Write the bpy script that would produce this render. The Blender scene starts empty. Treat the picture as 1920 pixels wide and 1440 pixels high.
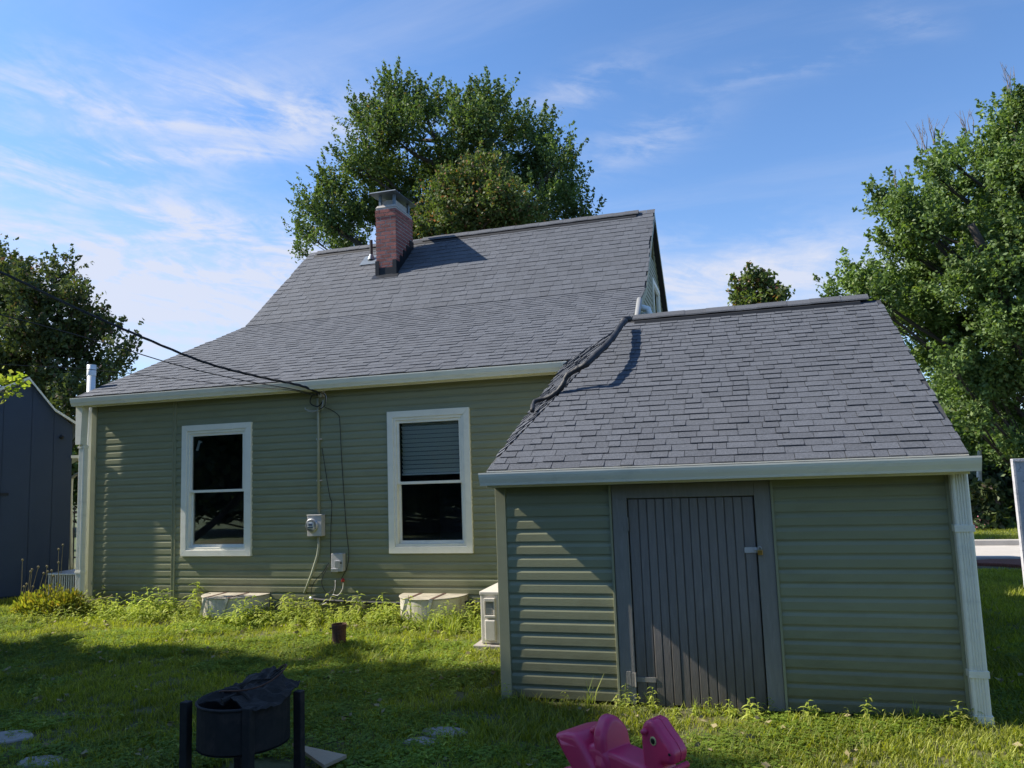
import bpy, math, random
import numpy as np
from mathutils import Vector, Matrix, noise
random.seed(7); rng = np.random.default_rng(7)
S = bpy.context.scene
COL = S.collection
# ------------------------------------------------------------ camera
YAW, PITCH, ROLL, FPX = -0.285115, 0.112138, -0.035377, 1442.0
def cam_axes():
    cy, sy = math.cos(YAW), math.sin(YAW)
    f = Vector((sy*math.cos(PITCH), cy*math.cos(PITCH), math.sin(PITCH)))
    r0 = Vector((cy, -sy, 0)); u0 = r0.cross(f)
    r = r0*math.cos(ROLL)+u0*math.sin(ROLL); u = u0*math.cos(ROLL)-r0*math.sin(ROLL)
    return r, u, f
CR, CU, CF = cam_axes(); CC = Vector((0, 0, 1.8))
cd = bpy.data.cameras.new('camera'); co = bpy.data.objects.new('camera', cd); COL.objects.link(co)
M = Matrix((CR, CU, -CF)).transposed().to_4x4(); M.translation = CC
co.matrix_world = M; cd.sensor_width = 36; cd.lens = FPX/1920*36; cd.clip_end = 3000; cd.clip_start = .05
S.camera = co
def ray(px, py): return CF + CR*((px-960)/FPX) - CU*((py-720)/FPX)
def at(px, py, Y):
    d = ray(px, py); return CC + d*(Y/d.y)
def at_ground(px, py, z=0.0):
    d = ray(px, py); return CC + d*((z-1.8)/d.z)
# ------------------------------------------------------------ sun and sky
SUN_EL, SUN_AZ_OFF = math.radians(41), math.radians(6.0)   # the sun stands to the left, a little on the camera's side
sdir = Vector((math.cos(SUN_EL)*math.cos(SUN_AZ_OFF), math.cos(SUN_EL)*math.sin(SUN_AZ_OFF), -math.sin(SUN_EL)))
sl = bpy.data.lights.new('sun', 'SUN'); sl.energy = 5.0; sl.angle = math.radians(.53); sl.color = (1, .93, .82)
so = bpy.data.objects.new('sun', sl); COL.objects.link(so); so.rotation_euler = sdir.to_track_quat('-Z', 'Y').to_euler(); so.location = (-40, 0, 40)
W = bpy.data.worlds.new('World'); S.world = W; W.use_nodes = True
S.view_settings.view_transform = 'Standard'; S.view_settings.look = 'None'
S.view_settings.gamma = 1; S.view_settings.use_curve_mapping = False; S.view_settings.exposure = 0.9
def build_world():
    nt = W.node_tree; N = nt.nodes; L = nt.links; N.clear()
    def nd(t, **k):
        n = N.new(t)
        for a, b in k.items(): setattr(n, a, b)
        return n
    def m(op, a, b=None, c=None):
        n = nd('ShaderNodeMath', operation=op)
        for i, v in enumerate((a, b, c)):
            if v is None: continue
            if isinstance(v, (int, float)): n.inputs[i].default_value = v
            else: L.new(v, n.inputs[i])
        return n.outputs[0]
    sky = nd('ShaderNodeTexSky', sky_type='NISHITA', sun_disc=False, sun_elevation=SUN_EL,
             sun_rotation=math.atan2(-sdir.x, -sdir.y), altitude=100, air_density=1.0, dust_density=.6, ozone_density=2.2)
    tc = nd('ShaderNodeTexCoord'); sp = nd('ShaderNodeSeparateXYZ'); L.new(tc.outputs['Generated'], sp.inputs[0])
    x, y, z = sp.outputs
    az = m('ARCTAN2', x, y); el = m('ARCSINE', z)
    # cloud layer seen in perspective: direction divided by height, stretched into cirrus streaks
    zz = m('ADD', m('MAXIMUM', z, 0.0), .12)
    u = m('DIVIDE', x, zz); v = m('DIVIDE', y, zz)
    def vec(a, b, c):
        n = nd('ShaderNodeCombineXYZ')
        for i, q in enumerate((a, b, c)):
            if isinstance(q, (int, float)): n.inputs[i].default_value = q
            else: L.new(q, n.inputs[i])
        return n.outputs[0]
    def noise(vv, sc, det, rough, dist=0):
        n = nd('ShaderNodeTexNoise'); n.inputs['Scale'].default_value = sc; n.inputs['Detail'].default_value = det
        n.inputs['Roughness'].default_value = rough; n.inputs['Distortion'].default_value = dist
        L.new(vv, n.inputs['Vector']); return n.outputs['Fac']
    n1 = noise(vec(m('MULTIPLY', az, 2.6), m('ADD', m('MULTIPLY', el, 11), m('MULTIPLY', az, 1.2)), 0), 1.7, 9, .62, .9)
    n2 = noise(vec(m('MULTIPLY', az, 9), m('ADD', m('MULTIPLY', el, 30), m('MULTIPLY', az, 6)), 3), 1.5, 8, .6, 1.2)
    n3 = noise(vec(m('MULTIPLY', az, 6), m('MULTIPLY', el, 10), 7), 4, 8, .65, .3)
    def aed(px, py):
        d = ray(px, py).normalized(); return math.atan2(d.x, d.y), math.asin(d.z)
    tot = None
    for px, py, wx, wy, rot, amp in [(120, 190, 330, 75, .18, .75), (540, 225, 190, 42, .06, 1.0), (380, 290, 210, 15, .16, .7), (60, 320, 300, 40, .1, .55),
                                     (260, 520, 560, 110, 0, 1.15), (420, 420, 240, 30, -.1, .6), (1090, 165, 110, 32, .25, .55), (1200, 265, 130, 38, .25, .5),
                                     (1480, 125, 150, 20, 0, .35), (1700, 40, 60, 18, -.5, .3), (1480, 520, 380, 75, -.05, .85), (700, 560, 500, 90, 0, .6)]:
        a0, e0 = aed(px, py); s = 1/1442
        da = m('MULTIPLY', m('SUBTRACT', az, a0), math.cos(e0)); de = m('SUBTRACT', el, e0)
        c, q = math.cos(-rot), math.sin(-rot)
        p = m('DIVIDE', m('ADD', m('MULTIPLY', da, c), m('MULTIPLY', de, -q)), wx*s)
        r = m('DIVIDE', m('ADD', m('MULTIPLY', da, q), m('MULTIPLY', de, c)), wy*s)
        g = m('MULTIPLY', m('EXPONENT', m('MULTIPLY', m('ADD', m('MULTIPLY', p, p), m('MULTIPLY', r, r)), -1.0)), amp)
        tot = g if tot is None else m('ADD', tot, g)
    # an even thin veil towards the horizon all round
    veil = m('MULTIPLY', m('EXPONENT', m('MULTIPLY', m('MAXIMUM', el, 0), -7)), .5)
    nn = m('ADD', m('MULTIPLY', n1, .6), m('ADD', m('MULTIPLY', n2, .25), m('MULTIPLY', n3, .15)))
    st = nd('ShaderNodeMapRange', interpolation_type='SMOOTHSTEP'); L.new(nn, st.inputs[0])
    st.inputs[1].default_value = .4; st.inputs[2].default_value = .63
    cl = m('MULTIPLY', m('MULTIPLY', tot, st.outputs[0]), .85)
    n4 = noise(vec(m('MULTIPLY', u, .5), m('MULTIPLY', v, 1.3), 1), 1.1, 8, .6, .5)      # the rest of the sky carries a few streaks too
    s4 = nd('ShaderNodeMapRange', interpolation_type='SMOOTHSTEP'); L.new(n4, s4.inputs[0]); s4.inputs[1].default_value = .5; s4.inputs[2].default_value = .8
    cl = m('ADD', cl, m('MULTIPLY', s4.outputs[0], .3))
    for px, py, wx, wy, amp in ((180, 560, 620, 120, .55), (1480, 560, 420, 75, .38)):      # smooth white haze low in the sky
        a0, e0 = aed(px, py); p = m('DIVIDE', m('SUBTRACT', az, a0), wx/1442); r = m('DIVIDE', m('SUBTRACT', el, e0), wy/1442)
        cl = m('ADD', cl, m('MULTIPLY', m('EXPONENT', m('MULTIPLY', m('ADD', m('MULTIPLY', p, p), m('MULTIPLY', r, r)), -1.0)), amp))
    cl = m('MINIMUM', m('ADD', cl, veil), .92)
    mx = nd('ShaderNodeMix', data_type='RGBA'); L.new(cl, mx.inputs[0])
    tint = nd('ShaderNodeMix', data_type='RGBA', blend_type='MULTIPLY'); tint.inputs[0].default_value = 1
    L.new(sky.outputs[0], tint.inputs[6]); tint.inputs[7].default_value = (.58, .79, 1.0, 1)
    L.new(tint.outputs[2], mx.inputs[6]); mx.inputs[7].default_value = (3.45, 3.65, 4.3, 1)
    bg = nd('ShaderNodeBackground'); L.new(mx.outputs[2], bg.inputs[0]); bg.inputs[1].default_value = .115
    out = nd('ShaderNodeOutputWorld'); L.new(bg.outputs[0], out.inputs[0])
build_world()
# ------------------------------------------------------------ materials
def mat(name, col, rough=.6, metal=0, var=0, vscale=8, bump=0, bscale=60, island=0, obj=0, spec=.5, dirt=None, dscale=3, damt=.4, stretch=(1, 1, 1), coat=0, splash=None):
    m_ = bpy.data.materials.new(name); m_.use_nodes = True; nt = m_.node_tree; N = nt.nodes; L = nt.links
    b = N['Principled BSDF']; b.inputs['Roughness'].default_value = rough; b.inputs['Metallic'].default_value = metal
    b.inputs['Specular IOR Level'].default_value = spec; b.inputs['Coat Weight'].default_value = coat
    geo = N.new('ShaderNodeNewGeometry'); mp = N.new('ShaderNodeMapping'); mp.inputs['Scale'].default_value = stretch
    L.new(geo.outputs['Position'], mp.inputs[0]); cur = None
    def rgb(c): n = N.new('ShaderNodeRGB'); n.outputs[0].default_value = (*c, 1); return n.outputs[0]
    cur = rgb(col)
    def noise(sc, det=6, ro=.6):
        n = N.new('ShaderNodeTexNoise'); n.inputs['Scale'].default_value = sc; n.inputs['Detail'].default_value = det
        n.inputs['Roughness'].default_value = ro; L.new(mp.outputs[0], n.inputs['Vector']); return n.outputs['Fac']
    def scale_by(fac, lo, hi, cur):
        r = N.new('ShaderNodeMapRange'); L.new(fac, r.inputs[0]); r.inputs[1].default_value = .25; r.inputs[2].default_value = .75
        r.inputs[3].default_value = lo; r.inputs[4].default_value = hi
        h = N.new('ShaderNodeVectorMath'); h.operation = 'SCALE'; L.new(cur, h.inputs[0]); L.new(r.outputs[0], h.inputs[3]); return h.outputs[0]
    if var: cur = scale_by(noise(vscale), 1-var, 1+var, cur)
    if island or obj:
        oi = N.new('ShaderNodeObjectInfo'); a = N.new('ShaderNodeMath'); a.operation = 'ADD'
        L.new(oi.outputs['Random'], a.inputs[0]); L.new(geo.outputs['Random Per Island'], a.inputs[1])
        fr = N.new('ShaderNodeMath'); fr.operation = 'FRACT'; L.new(a.outputs[0], fr.inputs[0])
        amt = island or obj
        r = N.new('ShaderNodeMapRange'); L.new(fr.outputs[0], r.inputs[0]); r.inputs[3].default_value = 1-amt; r.inputs[4].default_value = 1+amt
        h = N.new('ShaderNodeVectorMath'); h.operation = 'SCALE'; L.new(cur, h.inputs[0]); L.new(r.outputs[0], h.inputs[3]); cur = h.outputs[0]
    if dirt:
        r = N.new('ShaderNodeMapRange'); r.interpolation_type = 'SMOOTHSTEP'; L.new(noise(dscale, 8, .7), r.inputs[0]); r.inputs[1].default_value = .5; r.inputs[2].default_value = .72; r.inputs[4].default_value = damt
        x = N.new('ShaderNodeMix'); x.data_type = 'RGBA'; L.new(r.outputs[0], x.inputs[0]); L.new(cur, x.inputs[6]); x.inputs[7].default_value = (*dirt, 1); cur = x.outputs[2]
    if splash:      # mud and algae splashed up from the ground
        sp = N.new('ShaderNodeSeparateXYZ'); L.new(geo.outputs['Position'], sp.inputs[0]); n_ = noise(5, 7, .7)
        q = N.new('ShaderNodeMath'); q.operation = 'MULTIPLY_ADD'; L.new(n_, q.inputs[0]); q.inputs[1].default_value = -.9; L.new(sp.outputs[2], q.inputs[2])
        r = N.new('ShaderNodeMapRange'); L.new(q.outputs[0], r.inputs[0]); r.inputs[1].default_value = -.45; r.inputs[2].default_value = .25; r.inputs[3].default_value = .75; r.inputs[4].default_value = 0
        x = N.new('ShaderNodeMix'); x.data_type = 'RGBA'; L.new(r.outputs[0], x.inputs[0]); L.new(cur, x.inputs[6]); x.inputs[7].default_value = (*splash, 1); cur = x.outputs[2]
    L.new(cur, b.inputs['Base Color'])
    if bump:
        bp = N.new('ShaderNodeBump'); bp.inputs['Strength'].default_value = bump; bp.inputs['Distance'].default_value = .01
        L.new(noise(bscale, 4, .6), bp.inputs['Height']); L.new(bp.outputs[0], b.inputs['Normal'])
    return m_
def leaf_mat(name, c1, c2, trans=.35, c3=None, f3=.06):
    m_ = bpy.data.materials.new(name); m_.use_nodes = True; nt = m_.node_tree; N = nt.nodes; L = nt.links; N.clear()
    geo = N.new('ShaderNodeNewGeometry'); oi = N.new('ShaderNodeObjectInfo')
    a = N.new('ShaderNodeMath'); a.operation = 'ADD'; L.new(oi.outputs['Random'], a.inputs[0]); L.new(geo.outputs['Random Per Island'], a.inputs[1])
    fr = N.new('ShaderNodeMath'); fr.operation = 'FRACT'; L.new(a.outputs[0], fr.inputs[0])
    cr = N.new('ShaderNodeValToRGB'); L.new(fr.outputs[0], cr.inputs[0]); e = cr.color_ramp.elements
    e[0].color = (*c1, 1); e[1].color = (*c2, 1); e[1].position = 1-f3 if c3 else 1
    if c3: q = e.new(1.0); q.color = (*c3, 1)
    ns = N.new('ShaderNodeTexNoise'); ns.inputs['Scale'].default_value = .8; L.new(geo.outputs['Position'], ns.inputs['Vector'])
    mr = N.new('ShaderNodeMapRange'); L.new(ns.outputs[0], mr.inputs[0]); mr.inputs[1].default_value = .3; mr.inputs[2].default_value = .7; mr.inputs[3].default_value = .75; mr.inputs[4].default_value = 1.3
    sc = N.new('ShaderNodeVectorMath'); sc.operation = 'SCALE'; L.new(cr.outputs[0], sc.inputs[0]); L.new(mr.outputs[0], sc.inputs[3])
    d = N.new('ShaderNodeBsdfDiffuse'); t = N.new('ShaderNodeBsdfTranslucent'); g = N.new('ShaderNodeBsdfGlossy'); g.inputs['Roughness'].default_value = .6
    L.new(sc.outputs[0], d.inputs[0]); gm = N.new('ShaderNodeVectorMath'); gm.operation = 'MULTIPLY'; L.new(sc.outputs[0], gm.inputs[0]); gm.inputs[1].default_value = (1.3, 1.35, .6); L.new(gm.outputs[0], t.inputs[0])
    mx = N.new('ShaderNodeMixShader'); mx.inputs[0].default_value = trans; L.new(d.outputs[0], mx.inputs[1]); L.new(t.outputs[0], mx.inputs[2])
    m2 = N.new('ShaderNodeMixShader'); m2.inputs[0].default_value = .03; L.new(mx.outputs[0], m2.inputs[1]); L.new(g.outputs[0], m2.inputs[2])
    o = N.new('ShaderNodeOutputMaterial'); L.new(m2.outputs[0], o.inputs[0]); return m_
def glass_mat(name, refl=1.0, tint=(.95, .97, .96)):
    m_ = bpy.data.materials.new(name); m_.use_nodes = True; nt = m_.node_tree; N = nt.nodes; L = nt.links; N.clear()
    t = N.new('ShaderNodeBsdfTransparent'); t.inputs[0].default_value = (*tint, 1); g = N.new('ShaderNodeBsdfGlossy'); g.inputs['Roughness'].default_value = .015
    f = N.new('ShaderNodeFresnel'); f.inputs[0].default_value = 1.55; k = N.new('ShaderNodeMath'); k.operation = 'MULTIPLY'; L.new(f.outputs[0], k.inputs[0]); k.inputs[1].default_value = refl
    x = N.new('ShaderNodeMixShader'); L.new(k.outputs[0], x.inputs[0]); L.new(t.outputs[0], x.inputs[1]); L.new(g.outputs[0], x.inputs[2])
    o = N.new('ShaderNodeOutputMaterial'); L.new(x.outputs[0], o.inputs[0]); return m_
MT = {}
MT['siding'] = mat('sage siding', (.25, .256, .15), .42, var=.07, vscale=2.5, bump=.08, bscale=40, obj=.03, spec=.45, dirt=(.19, .18, .095), dscale=2.2, damt=.35, stretch=(1, 1, 3), splash=(.1, .095, .05))
MT['sage_trim'] = mat('sage trim', (.27, .272, .165), .45, var=.05)
MT['white'] = mat('white vinyl trim', (.84, .81, .7), .35, var=.05, vscale=3, dirt=(.45, .47, .4), dscale=4, damt=.25)
MT['gutter'] = mat('pale gutter metal', (.8, .77, .65), .35, var=.05, vscale=2, dirt=(.4, .41, .36), dscale=3, damt=.3, stretch=(1, 1, 3))
MT['soffit'] = mat('dark soffit paint', (.12, .125, .12), .6, var=.1)
MT['roof'] = mat('charcoal asphalt shingle', (.088, .095, .11), .85, var=.45, vscale=75, bump=.7, bscale=200, island=.11, spec=.35, dirt=(.13, .135, .15), dscale=1.2, damt=.25)
MT['deck'] = mat('dark roofing underlay', (.03, .032, .036), .9)
MT['ridge'] = mat('dark ridge shingle', (.075, .08, .092), .85, var=.2, vscale=120, bump=.5, bscale=250, island=.12)
MT['brick'] = mat('red chimney brick', (.27, .085, .07), .85, var=.25, vscale=30, bump=.4, bscale=80, obj=.22, dirt=(.4, .33, .3), dscale=12, damt=.4)
MT['mortar'] = mat('grey mortar', (.4, .37, .345), .9, var=.15, vscale=30, bump=.4, bscale=100)
MT['concrete'] = mat('weathered concrete', (.3, .27, .24), .9, var=.15, vscale=6, bump=.35, bscale=40, dirt=(.22, .2, .17), dscale=5, damt=.6)
MT['black'] = mat('black rubber', (.012, .013, .016), .62, var=.1)
MT['flash'] = mat('black flashing metal', (.018, .02, .024), .4, metal=.3, var=.2)
MT['galv'] = mat('galvanised steel', (.5, .51, .52), .42, metal=.85, var=.15, vscale=14)
MT['greybox'] = mat('grey painted steel', (.5, .48, .46), .5, var=.08, vscale=8, dirt=(.2, .2, .19), dscale=9, damt=.4)
MT['conduit'] = mat('sage painted conduit', (.33, .34, .25), .5, var=.08)
MT['door'] = mat('grey painted board', (.195, .175, .158), .55, var=.12, vscale=9, bump=.3, bscale=30, obj=.06, dirt=(.29, .27, .25), dscale=6, damt=.4, stretch=(6, 6, .7), splash=(.07, .06, .045))
MT['doorframe'] = mat('grey painted timber', (.215, .2, .172), .55, var=.1, vscale=8, bump=.25, bscale=30, stretch=(6, 6, .8), dirt=(.32, .3, .28), dscale=5, damt=.4)
MT['brass'] = mat('brass', (.65, .4, .12), .3, metal=1, var=.1)
MT['pipe'] = mat('white plastic pipe', (.72, .74, .74), .35, var=.04)
MT['glass'] = glass_mat('window glass', 1.3)
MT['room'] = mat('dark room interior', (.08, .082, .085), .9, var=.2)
MT['blind'] = mat('ivory blind', (.9, .89, .8), .5)
MT['rust'] = mat('rusty iron', (.085, .038, .022), .85, var=.35, vscale=25, bump=.5, bscale=90, dirt=(.02, .015, .012), dscale=10, damt=.7)
MT['pink'] = mat('magenta plastic', (.58, .035, .115), .36, var=.06, vscale=5, bump=.04, bscale=120, dirt=(.42, .07, .14), dscale=7, damt=.35)
MT['eye_white'] = mat('yellow eye ring', (.5, .48, .2), .4)
MT['eye_black'] = mat('black eye', (.01, .01, .01), .3)
MT['pit'] = mat('sooty black steel', (.014, .012, .011), .85, var=.4, vscale=20, bump=.3, bscale=50, dirt=(.05, .035, .03), dscale=8, damt=.6)
MT['tarp'] = mat('charred sheet', (.028, .024, .022), .95, var=.5, vscale=12, bump=.5, bscale=35)
MT['wood'] = mat('bare plywood', (.4, .3, .2), .8, var=.15, vscale=14, bump=.2, stretch=(1, 6, 1), dirt=(.1, .08, .06), dscale=14, damt=.5)
MT['bluewall'] = mat('slate blue board', (.036, .056, .095), .7, var=.07, vscale=3, bump=.1, bscale=20, obj=.03)
MT['bark'] = mat('grey brown bark', (.055, .045, .036), .95, var=.3, vscale=12, bump=.9, bscale=30, stretch=(1, 1, .3))
MT['birch'] = mat('white birch bark', (.5, .5, .47), .8, var=.2, vscale=10, dirt=(.06, .06, .06), dscale=9, damt=.9, stretch=(.4, .4, 2))
MT['twig'] = mat('dead twig', (.16, .13, .11), .9)
MT['mottle'] = mat('mottled grey white', (.45, .45, .48), .8, var=.15, bump=.5, bscale=60, dirt=(.1, .1, .12), dscale=16, damt=1)  # pale grey broken up by dense dark noise blotches
MT['soil'] = mat('soil', (.06, .045, .03), .95, var=.35, vscale=6, bump=.7, bscale=30)
MT['road'] = mat('pale concrete road', (.42, .39, .35), .9, var=.1, vscale=2, bump=.3, bscale=50, dirt=(.3, .28, .25), dscale=3, damt=.4)
MT['mulch'] = mat('red brown mulch', (.16, .055, .035), .95, var=.4, vscale=30, bump=1, bscale=60)
MT['white_plastic'] = mat('weathered translucent cover', (.4, .36, .28), .55, var=.25, vscale=9, dirt=(.3, .25, .18), dscale=7, damt=.6)
MT['acbeige'] = mat('beige enamel', (.6, .56, .49), .4, var=.05, dirt=(.4, .36, .3), dscale=8, damt=.35)
MT['acgrey'] = mat('grey louvre', (.25, .25, .24), .5)
MT['zinc'] = mat('dull zinc', (.16, .19, .22), .5, metal=.5, var=.2)
MT['red'] = mat('red cap', (.45, .02, .015), .4)
MT['wellsteel'] = mat('white weathered steel', (.55, .51, .43), .5, metal=.1, var=.2, vscale=6, dirt=(.24, .15, .08), dscale=6, damt=.6)
MT['leaf_mid'] = leaf_mat('maple leaves', (.05, .09, .026), (.135, .195, .06), .33, (.16, .11, .045), .05)
MT['leaf_red'] = leaf_mat('maple leaves with rusty tips', (.05, .08, .022), (.13, .175, .05), .35, (.32, .12, .08), .14)
MT['leaf_dark'] = leaf_mat('dark leaves', (.04, .06, .022), (.105, .135, .045), .25, (.14, .07, .06), .1)
MT['leaf_right'] = leaf_mat('fresh green leaves', (.07, .12, .03), (.16, .24, .07), .38, (.17, .2, .05), .06)
MT['leaf_shade'] = leaf_mat('deep green leaves', (.02, .036, .013), (.045, .075, .022), .25)
MT['grass'] = leaf_mat('grass blades', (.125, .165, .014), (.36, .38, .035), .5, (.32, .27, .1), .05)
MT['clover'] = leaf_mat('clover leaves', (.1, .17, .016), (.24, .32, .04), .45)
MT['weed'] = leaf_mat('weed leaves', (.18, .25, .03), (.42, .46, .08), .45, (.28, .28, .07), .1)
MT['sedum'] = leaf_mat('yellow green leaves', (.2, .24, .03), (.36, .33, .05), .4, (.4, .25, .04), .15)
MT['dry'] = mat('dry stalk', (.24, .2, .1), .9, var=.2)
MT['pinkflower'] = mat('pink petals', (.6, .2, .25), .7)
# ------------------------------------------------------------ mesh builder
class MB:
    def __init__(s): s.v = []; s.f = []; s.n = 0
    def add(s, vs, fs):
        s.v.extend([tuple(map(float, q)) for q in vs]); s.f.extend([tuple(i+s.n for i in q) for q in fs]); s.n += len(vs)
    def box(s, x0, x1, y0, y1, z0, z1, Mx=None):
        vs = [(x, y, z) for x in (x0, x1) for y in (y0, y1) for z in (z0, z1)]
        if Mx is not None: vs = [tuple(Mx @ Vector(q)) for q in vs]
        s.add(vs, [(0, 1, 3, 2), (4, 6, 7, 5), (0, 4, 5, 1), (2, 3, 7, 6), (0, 2, 6, 4), (1, 5, 7, 3)]); return s
    def tube(s, pts, r, n=8, cap=True):
        pts = [Vector(p) for p in pts]; rs = r if isinstance(r, (list, tuple)) else [r]*len(pts)
        up = None; base = s.n; vs = []; fs = []
        for i, p in enumerate(pts):
            d = (pts[min(i+1, len(pts)-1)]-pts[max(i-1, 0)]).normalized()
            if up is None: up = Vector((0, 0, 1)) if abs(d.z) < .9 else Vector((1, 0, 0))
            a = d.cross(up).normalized(); up = a.cross(d).normalized()
            for k in range(n):
                t = 2*math.pi*k/n; vs.append(p+(a*math.cos(t)+up*math.sin(t))*rs[i])
        for i in range(len(pts)-1):
            for k in range(n): fs.append((i*n+k, i*n+(k+1) % n, (i+1)*n+(k+1) % n, (i+1)*n+k))
        if cap: fs.append(tuple(range(n-1, -1, -1))); fs.append(tuple((len(pts)-1)*n+k for k in range(n)))
        s.add(vs, fs); return s
    def lathe(s, prof, c=(0, 0, 0), n=24, Mx=None, cap=True):
        vs = []; fs = []
        for r, z in prof:
            for k in range(n):
                t = 2*math.pi*k/n; q = Vector((r*math.cos(t), r*math.sin(t), z))
                if Mx is not None: q = Mx @ q
                vs.append(q+Vector(c))
        for i in range(len(prof)-1):
            for k in range(n): fs.append((i*n+k, i*n+(k+1) % n, (i+1)*n+(k+1) % n, (i+1)*n+k))
        if cap: fs.append(tuple(range(n-1, -1, -1))); fs.append(tuple((len(prof)-1)*n+k for k in range(n)))
        s.add(vs, fs); return s
    def prism(s, poly, a, b, axis='x'):
        """closed 2-D outline extruded from a to b along an axis; outline coords are the other two axes"""
        n = len(poly)
        def pt(t, p): return (t, p[0], p[1]) if axis == 'x' else ((p[0], t, p[1]) if axis == 'y' else (p[0], p[1], t))
        vs = [pt(a, p) for p in poly]+[pt(b, p) for p in poly]
        fs = [(i, (i+1) % n, (i+1) % n+n, i+n) for i in range(n)]+[tuple(range(n-1, -1, -1)), tuple(range(n, 2*n))]
        s.add(vs, fs); return s
    def poly(s, pts): s.add(pts, [tuple(range(len(pts)))]); return s
    def mesh(s, name):
        me = bpy.data.meshes.new(name); me.from_pydata(s.v, [], s.f); me.validate(); me.update(); return me
    def build(s, name, m_=None, parent=None, smooth=False, bevel=0, sub=0, fix=True):
        me = s.mesh(name)
        if fix:
            import bmesh; bm = bmesh.new(); bm.from_mesh(me); bmesh.ops.recalc_face_normals(bm, faces=bm.faces); bm.to_mesh(me); bm.free()
        return link(name, me, m_, parent, smooth, bevel, sub)
def link(name, me, m_=None, parent=None, smooth=False, bevel=0, sub=0):
    o = bpy.data.objects.new(name, me); COL.objects.link(o)
    if m_ is not None and not me.materials: me.materials.append(MT[m_] if isinstance(m_, str) else m_)
    if parent is not None: o.parent = parent
    if smooth:
        for p in me.polygons: p.use_smooth = True
    if bevel: b = o.modifiers.new('bevel', 'BEVEL'); b.width = bevel; b.segments = 2; b.limit_method = 'ANGLE'
    if sub: b = o.modifiers.new('subsurf', 'SUBSURF'); b.levels = sub; b.render_levels = sub
    return o
def tag(o, label=None, cat=None, group=None, kind=None):
    if label: o['label'] = label
    if cat: o['category'] = cat
    if group: o['group'] = group
    if kind: o['kind'] = kind
    return o
def thing(name, label, cat, loc=(0, 0, 0), group=None):
    # parts are modelled in world coordinates, so the empty's place is undone for them
    o = bpy.data.objects.new(name, None); COL.objects.link(o); o.empty_display_size = .2
    return tag(o, label, cat, group)
def qmesh(name, V, quads):
    """fast mesh of quads from numpy arrays"""
    me = bpy.data.meshes.new(name); nv, nf = len(V), len(quads)
    me.vertices.add(nv); me.vertices.foreach_set('co', np.asarray(V, np.float32).ravel())
    k = quads.shape[1]
    me.loops.add(nf*k); me.loops.foreach_set('vertex_index', quads.astype(np.int32).ravel())
    me.polygons.add(nf); me.polygons.foreach_set('loop_start', np.arange(0, nf*k, k, dtype=np.int32))
    me.update(calc_edges=True); return me
# ------------------------------------------------------------ the setting
g = MB(); n = 60
ext = 600
g.add([(-ext, -ext, -.36), (ext, -ext, -.36), (ext, ext, -.36), (-ext, ext, -.36)], [(0, 1, 2, 3)])
gr = g.build('ground', mat('far grass ground', (.05, .075, .02), .95, var=.35, vscale=1.5, bump=.6, bscale=20, dirt=(.07, .06, .03), dscale=2, damt=.5)); tag(gr, kind='structure')
def fall(y): t = min(1, max(0, (y-11)/4)); return -.33*t*t*(3-2*t)
def zg(x, y): return fall(y)+ .018*math.sin(x*1.7+y)*math.cos(y*1.3-.4*x)+.012*math.sin(x*4.1)*math.sin(y*3.7)
g = MB(); xs = np.linspace(-18, 14, 129); ys = np.linspace(-2, 17.5, 69)
g.add([(x, y, zg(x, y)) for y in ys for x in xs], [(j*129+i, j*129+i+1, (j+1)*129+i+1, (j+1)*129+i) for j in range(68) for i in range(128)])
lw = g.build('lawn', mat('lawn soil', (.075, .08, .028), .95, var=.3, vscale=5, bump=.8, bscale=25, dirt=(.15, .1, .06), dscale=1.6, damt=.8), smooth=True); tag(lw, kind='structure')
g = MB(); g.box(1, 80, 17.85, 20.4, -.6, -.30); g.box(1, 80, 20.4, 20.6, -.6, -.18); g.box(1, 80, 17.65, 17.85, -.6, -.24)
tag(g.build('road', 'road', bevel=.01), kind='structure')
g = MB(); pts = [(4.1, 17.0), (4.6, 16.85), (5.2, 16.4), (6.2, 15.6), (9, 14.9), (11, 17.6), (4.6, 17.6), (4.2, 17.4)]
g.prism([(a, b) for a, b in pts], -.6, -.27, 'z'); tag(g.build('mulch_bed', 'mulch', bevel=.02), kind='structure')
# ------------------------------------------------------------ shared little meshes
def siding_mesh(e):
    prof = [(0, 0), (-.013, .0), (-.0135, .004), (-.0125, e*.58), (-.0085, e*.70), (-.0035, e*.80), (-.0025, e+.006), (0, e+.006)]
    b = MB(); b.prism(prof, 0, 1, 'x'); return b
E_ = .1
SID = siding_mesh(E_).mesh('siding_board'); SID.materials.append(MT['siding'])
def board(x0, x1, y, z, parent, name='siding_board'):
    o = bpy.data.objects.new(name, SID); COL.objects.link(o); o.parent = parent
    o.location = (x0, y+random.uniform(-.001, .001), z); o.scale = (x1-x0, 1, 1); o.rotation_euler = (random.uniform(-.012, .012), random.uniform(-.0006, .0006), 0)
    return o
TABL = .19
def tab_verts(w, th, L_=TABL, g_=.002):
    # local: x along the course, y up the slope, z off the roof
    return [(g_, 0, 0), (w-g_, 0, 0), (w-g_, L_, 0), (g_, L_, 0), (g_, 0, th+.002), (w-g_, 0, th+.002), (w-g_, L_, .0008), (g_, L_, .0008)]
TABF = [(3, 2, 1, 0), (4, 5, 6, 7), (0, 1, 5, 4), (1, 2, 6, 5), (2, 3, 7, 6), (3, 0, 4, 7)]
tb = MB(); tb.add(tab_verts(1, .009, g_=0), TABF); TAB = tb.mesh('shingle'); TAB.materials.append(MT['roof'])
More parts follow.
